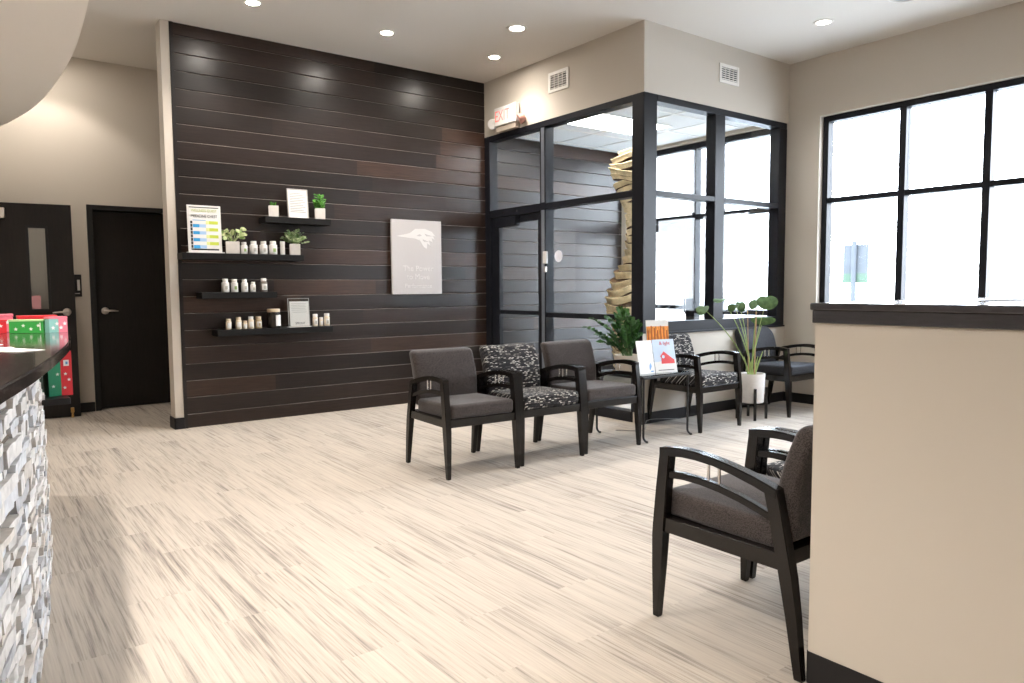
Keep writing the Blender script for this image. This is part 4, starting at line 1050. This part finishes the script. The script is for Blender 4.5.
# acrylic card on lowest shelf
o = empty('acrylic_sign_holder', (2.685, 7.04, SH[3][2]), label='white card in a clear acrylic holder on the lowest shelf', cat='sign holder')
W, H = 0.215, 0.283; tl = Matrix.Rotation(-0.06, 4, 'X')
cb_(MB().box(-W/2, W/2, -0.004, -0.001, 0.004, H, 0.001), 'acrylic_front', ACRY)
m_ = MB()
for a in ((-W/2, -W/2+0.004, 0.004, H), (W/2-0.004, W/2, 0.004, H), (-W/2, W/2, H-0.004, H)): m_.box(a[0], a[1], -0.005, 0.006, a[2], a[3])
cb_(m_, 'clear_edge', mat('acrylic_edge', (0.45, 0.45, 0.45), 0.2))
cb_(MB().box(-0.090, 0.102, 0.0, 0.003, 0.010, 0.252), 'card', PAPER)
MB().box(-W/2-0.004, W/2+0.004, -0.04, 0.04, 0, 0.005, 0.001).build('foot', WHITE, o)
m_ = MB()
for k in range(5): m_.box(-0.075, 0.075-0.012*(k % 2), -0.0056, -0.0048, 0.165+k*0.016, 0.1675+k*0.016)
m_.box(-0.065, 0.08, -0.0056, -0.0048, 0.145, 0.148)
cb_(m_, 'print_lines', TXTG)
text_mesh('SPROUT', 0.030, 'bold_word', INK, o, tl @ Matrix.Translation((0.008, -0.0065, 0.036)) @ Matrix.Rotation(PI/2, 4, 'X'), stretch=0.9)

# ------------------------------------------------------------------ white wall sign
o = empty('wall_sign', (4.072, Y1, 1.618), label='white rectangular panel with raised bird-head emblem and faint lettering on the plank wall', cat='sign')
PANEL = mat('white_sign_panel', (0.50, 0.47, 0.465), 0.45); RAISE = mat('raised_white_lettering', (0.68, 0.655, 0.64), 0.35)
MB().box(-0.312, 0.312, -0.055, -0.030, -0.405, 0.405, 0.003).build('panel', PANEL, o)
m = MB()
for sx in (-1, 1):
    for sz in (-1, 1): m.tube([(sx*0.27, -0.032, sz*0.36), (sx*0.27, 0.0, sz*0.36)], 0.012, 14)
m.build('standoffs', CHROME, o, True)
f0, f1 = -0.0575, -0.0545
fe = MB()
beak = [(-0.255, 0.225), (-0.16, 0.245), (-0.09, 0.262), (-0.02, 0.31), (0.10, 0.315), (0.19, 0.285), (0.235, 0.235), (0.20, 0.245), (0.225, 0.20), (0.185, 0.215), (0.20, 0.165), (0.15, 0.19), (0.165, 0.125), (0.125, 0.155), (0.12, 0.095), (0.08, 0.115), (0.055, 0.15), (0.03, 0.19), (-0.03, 0.205), (-0.12, 0.212)]
fe.prism(beak[::-1], f0, f1, 'y')
fe.build('bird_emblem', RAISE, o)
m = MB(); m.prism([(-0.01, 0.235), (0.03, 0.255), (0.06, 0.24), (0.03, 0.23)][::-1], f0-0.003, f0+0.001, 'y'); m.prism([(0.10, 0.26), (0.20, 0.235), (0.12, 0.235)][::-1], f0-0.003, f0+0.001, 'y'); m.prism([(0.07, 0.20), (0.16, 0.17), (0.09, 0.175)][::-1], f0-0.003, f0+0.001, 'y')
m.build('emblem_detail', PANEL, o)
for tx, sz, zz_ in (('The Power', 0.085, -0.125), ('to Move', 0.085, -0.215), ('Performance', 0.066, -0.315)):
    text_mesh(tx, sz, 'lettering', RAISE, o, Matrix.Translation((0.01, -0.0555, zz_)) @ Matrix.Rotation(PI/2, 4, 'X'), extrude=0.0015)

# ------------------------------------------------------------------ sculpture in the vestibule
sp = empty('ridged_sculpture', (6.35, 6.0, 0), label='tall curving yellowish ridged column sculpture behind the glass next to the corner post', cat='sculpture')
MB().box(-0.36, 0.30, -0.28, 0.28, 0.0, 0.10, 0.004).build('wooden_base', mat('reddish_brown_wood', (0.16, 0.07, 0.03), 0.5, var=0.3, vscale=8, stretch=(1, 1, 6)), sp)
MB().prism([(-0.34, 0.10), (0.28, 0.10), (0.22, 0.30), (-0.26, 0.30)], -0.24, 0.24, 'y', 0.01).build('plinth', mat('grey_plinth', (0.22, 0.21, 0.19), 0.7), sp)
# profile: left edge X by height, right side estimated
prof = [(0.30, -0.26, 0.20), (0.60, -0.33, 0.14), (0.80, -0.30, 0.10), (0.90, -0.38, 0.06), (1.02, -0.42, 0.04), (1.20, -0.40, 0.04), (1.36, -0.33, 0.06), (1.50, -0.24, 0.08), (1.62, -0.16, 0.10), (1.90, -0.13, 0.11), (2.10, -0.14, 0.12),
        (2.24, -0.19, 0.13), (2.38, -0.23, 0.14), (2.50, -0.31, 0.13), (2.62, -0.37, 0.10), (2.74, -0.35, 0.05), (2.82, -0.25, 0.02), (2.88, -0.17, -0.02)]
def ip(zq):
    for i in range(len(prof)-1):
        if prof[i][0] <= zq <= prof[i+1][0]:
            t = (zq-prof[i][0])/(prof[i+1][0]-prof[i][0]); return [prof[i][k]+(prof[i+1][k]-prof[i][k])*t for k in (1, 2)]
    return prof[-1][1:]
m = MB(); tn = []; zq = 0.30; k = 0
rnd = random.Random(9)
while zq < 2.84:
    hh = 0.115-0.045*(zq/2.8)+rnd.uniform(-0.008, 0.008); l, r = ip(zq+hh/2); cx, rad = (l+r)/2, (r-l)/2
    N = 28; rings = []
    for (fz, fr_) in ((0.0, 0.80), (0.10, 0.93), (0.55, 0.97), (0.86, 1.06), (0.97, 1.04), (1.0, 0.80)):
        ring = []
        for j in range(N):
            a = 2*PI*j/N; lob = 1+0.07*math.cos(3*a+k*0.5)+0.04*math.cos(7*a+k)
            tiltz = 0.10*math.cos(a-0.9*math.sin(k*1.3))+0.05*math.cos(2*a+k)
            ring.append(m.bm.verts.new((cx+rad*fr_*lob*math.cos(a), rad*0.85*fr_*lob*math.sin(a), zq+hh*fz+tiltz*rad*2)))
        rings.append(ring)
    n0 = len(m.bm.faces)
    for i in range(len(rings)-1):
        for j in range(N): m.bm.faces.new((rings[i][j], rings[i][(j+1) % N], rings[i+1][(j+1) % N], rings[i+1][j]))
    m.bm.faces.new(rings[0][::-1]); m.bm.faces.new(rings[-1])
    b_ = rnd.uniform(0.85, 1.15)
    cnt = len(m.bm.faces)-n0
    for q in range(cnt):
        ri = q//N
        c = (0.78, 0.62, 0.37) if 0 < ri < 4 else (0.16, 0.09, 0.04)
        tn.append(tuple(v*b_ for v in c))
    zq += hh*0.97; k += 1
m.bm.faces.ensure_lookup_table(); m.norec = True
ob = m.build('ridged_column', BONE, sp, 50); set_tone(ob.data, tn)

# ------------------------------------------------------------------ reception desk
edge = [(-1.35, -1.8), (-0.88, -0.9), (-0.46, 0.0), (-0.17, 0.9), (-0.02, 1.45), (0.063, 1.873), (0.110, 2.084), (0.155, 2.29), (0.205, 2.549), (0.24, 2.733), (0.313, 3.156), (0.360, 3.48), (0.395, 3.80), (0.428, 4.125), (0.440, 4.38), (0.41, 4.58), (0.33, 4.68), (0.2, 4.71)]
edge = smooth_pts(edge, 5)
def offset(path, dd):
    out = []
    for i, p in enumerate(path):
        a = Vector(path[max(i-1, 0)]); b = Vector(path[min(i+1, len(path)-1)]); t = (b-a).normalized(); n_ = Vector((-t.y, t.x))
        q = Vector(p)+n_*dd; out.append((q.x, q.y))
    return out
dk = empty('reception_desk', (0, 0, 0), label='curved reception desk with a black granite counter and white split-stone front', cat='desk')
inner = [(-0.45, 4.71), (-0.62, 3.6), (-0.85, 2.2), (-1.2, 0.6), (-1.75, -0.7), (-2.1, -1.6)]
poly = edge+inner
m = MB().prism(poly, 1.032, 1.070, 'z')
es = [e_ for e_ in m.bm.edges if abs(e_.verts[0].co.z-e_.verts[1].co.z) < 1e-5]
bmesh.ops.bevel(m.bm, geom=es, offset=0.005, segments=2, affect='EDGES')
m.build('counter', GRAN, dk, 40)
bpath = smooth_pts([(-1.42, -1.7), (-0.96, -0.85), (-0.555, 0.03), (-0.265, 0.93), (-0.11, 1.47), (0.005, 2.0), (0.062, 2.3), (0.142, 2.74), (0.203, 3.2), (0.258, 3.7), (0.298, 4.12)], 8)
# dense resample
def resample(path, step):
    out = [Vector(path[0])]; 
    for i in range(1, len(path)):
        a, b = Vector(path[i-1]), Vector(path[i]); L = (b-a).length; n_ = max(1, int(L/step))
        for k in range(1, n_+1): out.append(a+(b-a)*k/n_)
    return out
bp_ = resample(bpath, 0.01)
last = bp_[-1]; tan = (bp_[-1]-bp_[-3]).normalized()
# rounded end
R0 = 0.10; nrm = Vector((-tan.y, tan.x)); c0 = last+nrm*R0
for k in range(1, 16):
    a = PI/2*k/15; bp_.append(c0-nrm*R0*math.cos(a)+tan*R0*math.sin(a))
e2 = bp_[-1]
for k in range(1, 30): bp_.append(e2+nrm*0.01*k)
corepoly = [(p.x, p.y) for p in [q for q in bp_[::6]]]
ctr = offset(corepoly, 0.02)
MB().prism(ctr+[(-0.75, 3.9), (-0.85, 2.2), (-1.4, 0.4), (-2.2, -1.6)], 0, 1.031, 'z').build('desk_core', mat('grout_grey', (0.25, 0.23, 0.21), 0.9), dk)
arc = [0.0]
for i in range(1, len(bp_)): arc.append(arc[-1]+(bp_[i]-bp_[i-1]).length)
import bisect
def at(s):
    i = min(max(bisect.bisect(arc, s)-1, 0), len(bp_)-2); t = (s-arc[i])/max(1e-6, arc[i+1]-arc[i]); p = bp_[i]+(bp_[i+1]-bp_[i])*min(1, max(0, t))
    j0, j1 = max(0, i-3), min(len(bp_)-1, i+4); tg = (bp_[j1]-bp_[j0]).normalized(); return p, Vector((tg.y, -tg.x))
m = MB(); tn = []; rnd = random.Random(21)
zr = 0.0
s_start = next(arc[i] for i in range(len(bp_)) if bp_[i].y > 1.2)
while zr < 1.03:
    hh = rnd.choice((0.024, 0.032, 0.042, 0.052)); hh = min(hh, 1.03-zr)
    s_ = s_start+rnd.uniform(0, 0.1)
    while s_ < arc[-1]-0.02:
        L = rnd.uniform(0.07, 0.28); s1 = min(s_+L, arc[-1]); pr = rnd.uniform(-0.007, 0.013)
        dk_ = rnd.random() < 0.06
        if dk_: pr = -0.016
        nseg = max(1, int((s1-s_)/0.05)); n0 = len(m.bm.faces)
        V = []
        for k in range(nseg+1):
            sk = s_+0.002+(s1-s_-0.004)*k/nseg; p, nn = at(sk); j_ = pr+rnd.uniform(-0.004, 0.004)
            f = p+nn*(j_+0.0); bk_ = p-nn*0.03
            dz = rnd.uniform(-0.002, 0.002)
            V.append([m.bm.verts.new((f.x, f.y, zr+0.001+dz)), m.bm.verts.new((f.x+rnd.uniform(-.003, .003), f.y, zr+hh-0.001+dz)), m.bm.verts.new((bk_.x, bk_.y, zr+hh-0.001)), m.bm.verts.new((bk_.x, bk_.y, zr+0.001))])
        for k in range(nseg):
            a, b = V[k], V[k+1]
            for q in range(4): m.bm.faces.new((a[q], b[q], b[(q+1) % 4], a[(q+1) % 4]))
        m.bm.faces.new(V[0][::-1]); m.bm.faces.new(V[-1])
        r = rnd.random()
        c = (0.17, 0.135, 0.10) if dk_ else (0.72, 0.705, 0.69) if r < 0.60 else (0.62, 0.64, 0.67) if r < 0.78 else (0.67, 0.625, 0.58) if r < 0.94 else (0.48, 0.49, 0.52)
        b_ = rnd.uniform(0.85, 1.1)
        tn += [tuple(v*b_ for v in c)]*(len(m.bm.faces)-n0); s_ = s1
    zr += hh
m.bm.faces.ensure_lookup_table()
fs = m.bm.faces[:]
m.norec = True
bmesh.ops.recalc_face_normals(m.bm, faces=fs)
ob = m.build('stone_front', STONE, dk); set_tone(ob.data, tn)
# lower worktop on the staff side, unseen, added to bounce light onto the soffit
MB().prism([(x_-0.02, y_) for x_, y_ in [(-0.30, 4.3), (-0.42, 3.4), (-0.62, 2.2), (-0.98, 0.6), (-1.5, -0.7)]]+[(-2.3, -0.7), (-1.75, 0.8), (-1.4, 2.3), (-1.25, 4.3)], 0.70, 0.74, 'z').build('bounce_worktop', mat('white_laminate', (0.78, 0.76, 0.72), 0.5), dk)
# lower ledge at the desk end
MB().box(-0.30, 0.425, 4.20, 4.56, 0.715, 0.745, 0.003).box(-0.30, 0.15, 4.22, 4.54, 0.0, 0.715, 0.003).build('end_ledge', BASE, dk)

# gift boxes on the counter
GRN = mat('green_card', (0.03, 0.30, 0.05), 0.45); RD = mat('red_card', (0.62, 0.02, 0.03), 0.45); TEAL = mat('teal_card', (0.22, 0.47, 0.42), 0.45); PNK = mat('pink_card', (0.72, 0.16, 0.22), 0.45); PGRN = mat('light_green_card', (0.42, 0.62, 0.30), 0.5)
def star(m, x, z, r, y0, y1):
    p = []
    for k in range(10):
        a = PI/2+k*PI/5; q = r if k % 2 == 0 else r*0.45; p.append((x+q*math.cos(a), z+q*math.sin(a)))
    m.prism(p[::-1], y0, y1, 'y')
def gift(loc, rz, w, dpt, h, mf, ms, mtop, label, side2=None):
    o = empty('gift_box', loc, rz, label=label, cat='box', group='printed cardboard gift boxes')
    MB().box(0, w, 0, dpt, 0, h*0.86, 0.001).build('box_body', mf, o)
    MB().box(-0.002, w+0.002, -0.002, dpt+0.002, h*0.87, h, 0.001).build('lid', mtop, o)
    m = MB(); rr = random.Random(int(w*1000))
    for k in range(4): star(m, w*(0.2+0.22*k), h*(0.30+0.25*(k % 2)), h*0.14, -0.0012, -0.0002)
    m.build('star_print', PAPER, o)
    return o
CZ = 1.0705
b1 = gift((0.193, 4.29, CZ), -0.45, 0.150, 0.05, 0.066, GRN, TEAL, PGRN, 'green star-printed cardboard box on the granite counter')
m = MB().box(0.135, 0.139, -0.0012, -0.0002, 0.012, 0.05); m.build('white_script', PAPER, b1)
b2 = gift((0.352, 4.203, CZ), 0.42, 0.086, 0.04, 0.078, TEAL, PNK, PNK, 'teal and pink cardboard box at the rounded tip of the counter')
MB().box(0.044, 0.0865, -0.001, 0.041, 0.0, 0.0675).build('pink_end', PNK, b2)
b3 = gift((0.02, 4.30, CZ), 0.05, 0.165, 0.09, 0.066, RD, RD, RD, 'bright red star-printed box beside the green box on the counter')
b4 = gift((0.06, 4.46, CZ), 0.0, 0.16, 0.11, 0.088, PNK, PNK, PNK, 'pink box standing behind the red box on the counter')
b5 = gift((0.24, 4.47, CZ), 0.0, 0.17, 0.10, 0.078, RD, RD, RD, 'flat red box behind the green box on the counter') 
# papers
rnd = random.Random(4)
for k, (x_, y_2, rz, w_, h_, lb) in enumerate(((0.155, 3.02, 0.5, 0.10, 0.15, 'white leaflet with small black print nearest the counter edge'), (0.10, 3.12, 0.1, 0.11, 0.15, 'white paper sheet lying on the counter between the leaflet and the red box'), (0.05, 3.30, -0.3, 0.12, 0.16, 'white paper sheet lying closest to the red box'))):
    o = empty('paper_leaflet', (x_, y_2, CZ+0.0005+0.001*k), rz, label=lb, cat='leaflet', group='leaflets on the counter')
    MB().box(-w_/2, w_/2, -h_/2, h_/2, 0, 0.0012).build('sheet', PAPER, o)
    m = MB()
    for j in range(4): m.box(-w_*0.35, w_*0.3, -h_*0.3+j*0.03, -h_*0.3+j*0.03+0.008, 0.0013, 0.0018)
    m.build('print_lines', mat('grey_blue_print', (0.30, 0.33, 0.42), 0.6) if k else INK, o)
# box on the lower ledge
GR2 = mat('emerald_card', (0.02, 0.24, 0.12), 0.45)
o = empty('gift_box', (0.315, 4.30, 0.7455), 0.12, label='half green half red star-printed box on the low ledge under the counter end', cat='box', group='printed cardboard gift boxes')
m = MB(); m.box(0.03, 0.085, 0, 0.16, 0.0, 0.215, 0.001); m.build('green_half', GR2, o)
MB().box(0.085, 0.135, 0, 0.16, 0.0, 0.225, 0.001).build('red_half', RD, o)
m = MB()
for k, (x_, z_) in enumerate(((0.05, 0.05), (0.07, 0.11), (0.045, 0.15), (0.10, 0.04), (0.12, 0.08), (0.105, 0.11))): star(m, x_, z_, 0.009, -0.0014, -0.0002)
m.build('star_print', PAPER, o)
m = MB().box(0.098, 0.122, -0.0014, -0.0002, 0.15, 0.18); m.build('white_logo', PAPER, o)
MB().box(0.107, 0.117, -0.002, -0.0012, 0.158, 0.172).build('logo_mark', BLUE, o)
for k, (nm, mt_, lb) in enumerate((('cardboard_box', mat('dark_green_card', (0.008, 0.035, 0.02), 0.5), 'dark green box beside the green and red one on the low ledge'),)):
    o = empty(nm, (0.215, 4.30, 0.7455), 0.0, label=lb, cat='box'); MB().box(0, 0.105, 0, 0.14, 0, 0.20, 0.002).build('box_body', mt_, o); MB().box(0.0, 0.105, -0.002, 0.142, 0.20, 0.225, 0.002).build('lid', mt_, o)

# ------------------------------------------------------------------ world, camera
wd = bpy.data.worlds.new('w'); bpy.context.scene.world = wd; wd.use_nodes = True
nt = wd.node_tree; bg = nt.nodes['Background']
tc = nt.nodes.new('ShaderNodeTexCoord'); sp_ = nt.nodes.new('ShaderNodeSeparateXYZ'); nt.links.new(tc.outputs['Generated'], sp_.inputs[0])
rp_ = nt.nodes.new('ShaderNodeValToRGB'); e_ = rp_.color_ramp.elements
e_[0].position = 0.0; e_[0].color = (0.92, 0.95, 1.0, 1); e_[1].position = 0.6; e_[1].color = (0.72, 0.83, 1.0, 1)
nt.links.new(sp_.outputs['Z'], rp_.inputs[0]); nt.links.new(rp_.outputs[0], bg.inputs['Color'])
bg.inputs['Strength'].default_value = 14.5

f, yaw, pi_, ro, hh = 733.94, 0.64625, 0.07251, -0.00698, 1.27186
cy, sy = math.cos(yaw), math.sin(yaw); cp_, sp2 = math.cos(pi_), math.sin(pi_)
F = Vector((sy*cp_, cy*cp_, -sp2)); r0 = Vector((cy, -sy, 0)); u0 = r0.cross(F)
cr, sr = math.cos(ro), math.sin(ro); RR = r0*cr+u0*sr; UU = u0*cr-r0*sr
cam = bpy.data.cameras.new('camera'); cam.sensor_width = 36; cam.sensor_fit = 'HORIZONTAL'; cam.lens = f/1024*36; cam.clip_start = 0.05; cam.clip_end = 300
co = bpy.data.objects.new('camera', cam); C.objects.link(co)
co.matrix_world = Matrix(((RR.x, UU.x, -F.x, 0), (RR.y, UU.y, -F.y, 0), (RR.z, UU.z, -F.z, hh), (0, 0, 0, 1)))
sc = bpy.context.scene; sc.camera = co
sc.view_settings.view_transform = 'Standard'; sc.view_settings.look = 'None'; sc.view_settings.gamma = 1; sc.view_settings.exposure = 0.36
sc.view_settings.use_curve_mapping = False
sc.cycles.max_bounces = 10; sc.cycles.diffuse_bounces = 5; sc.cycles.transparent_max_bounces = 16
sc.cycles.use_denoising = True; sc.cycles.sample_clamp_indirect = 8
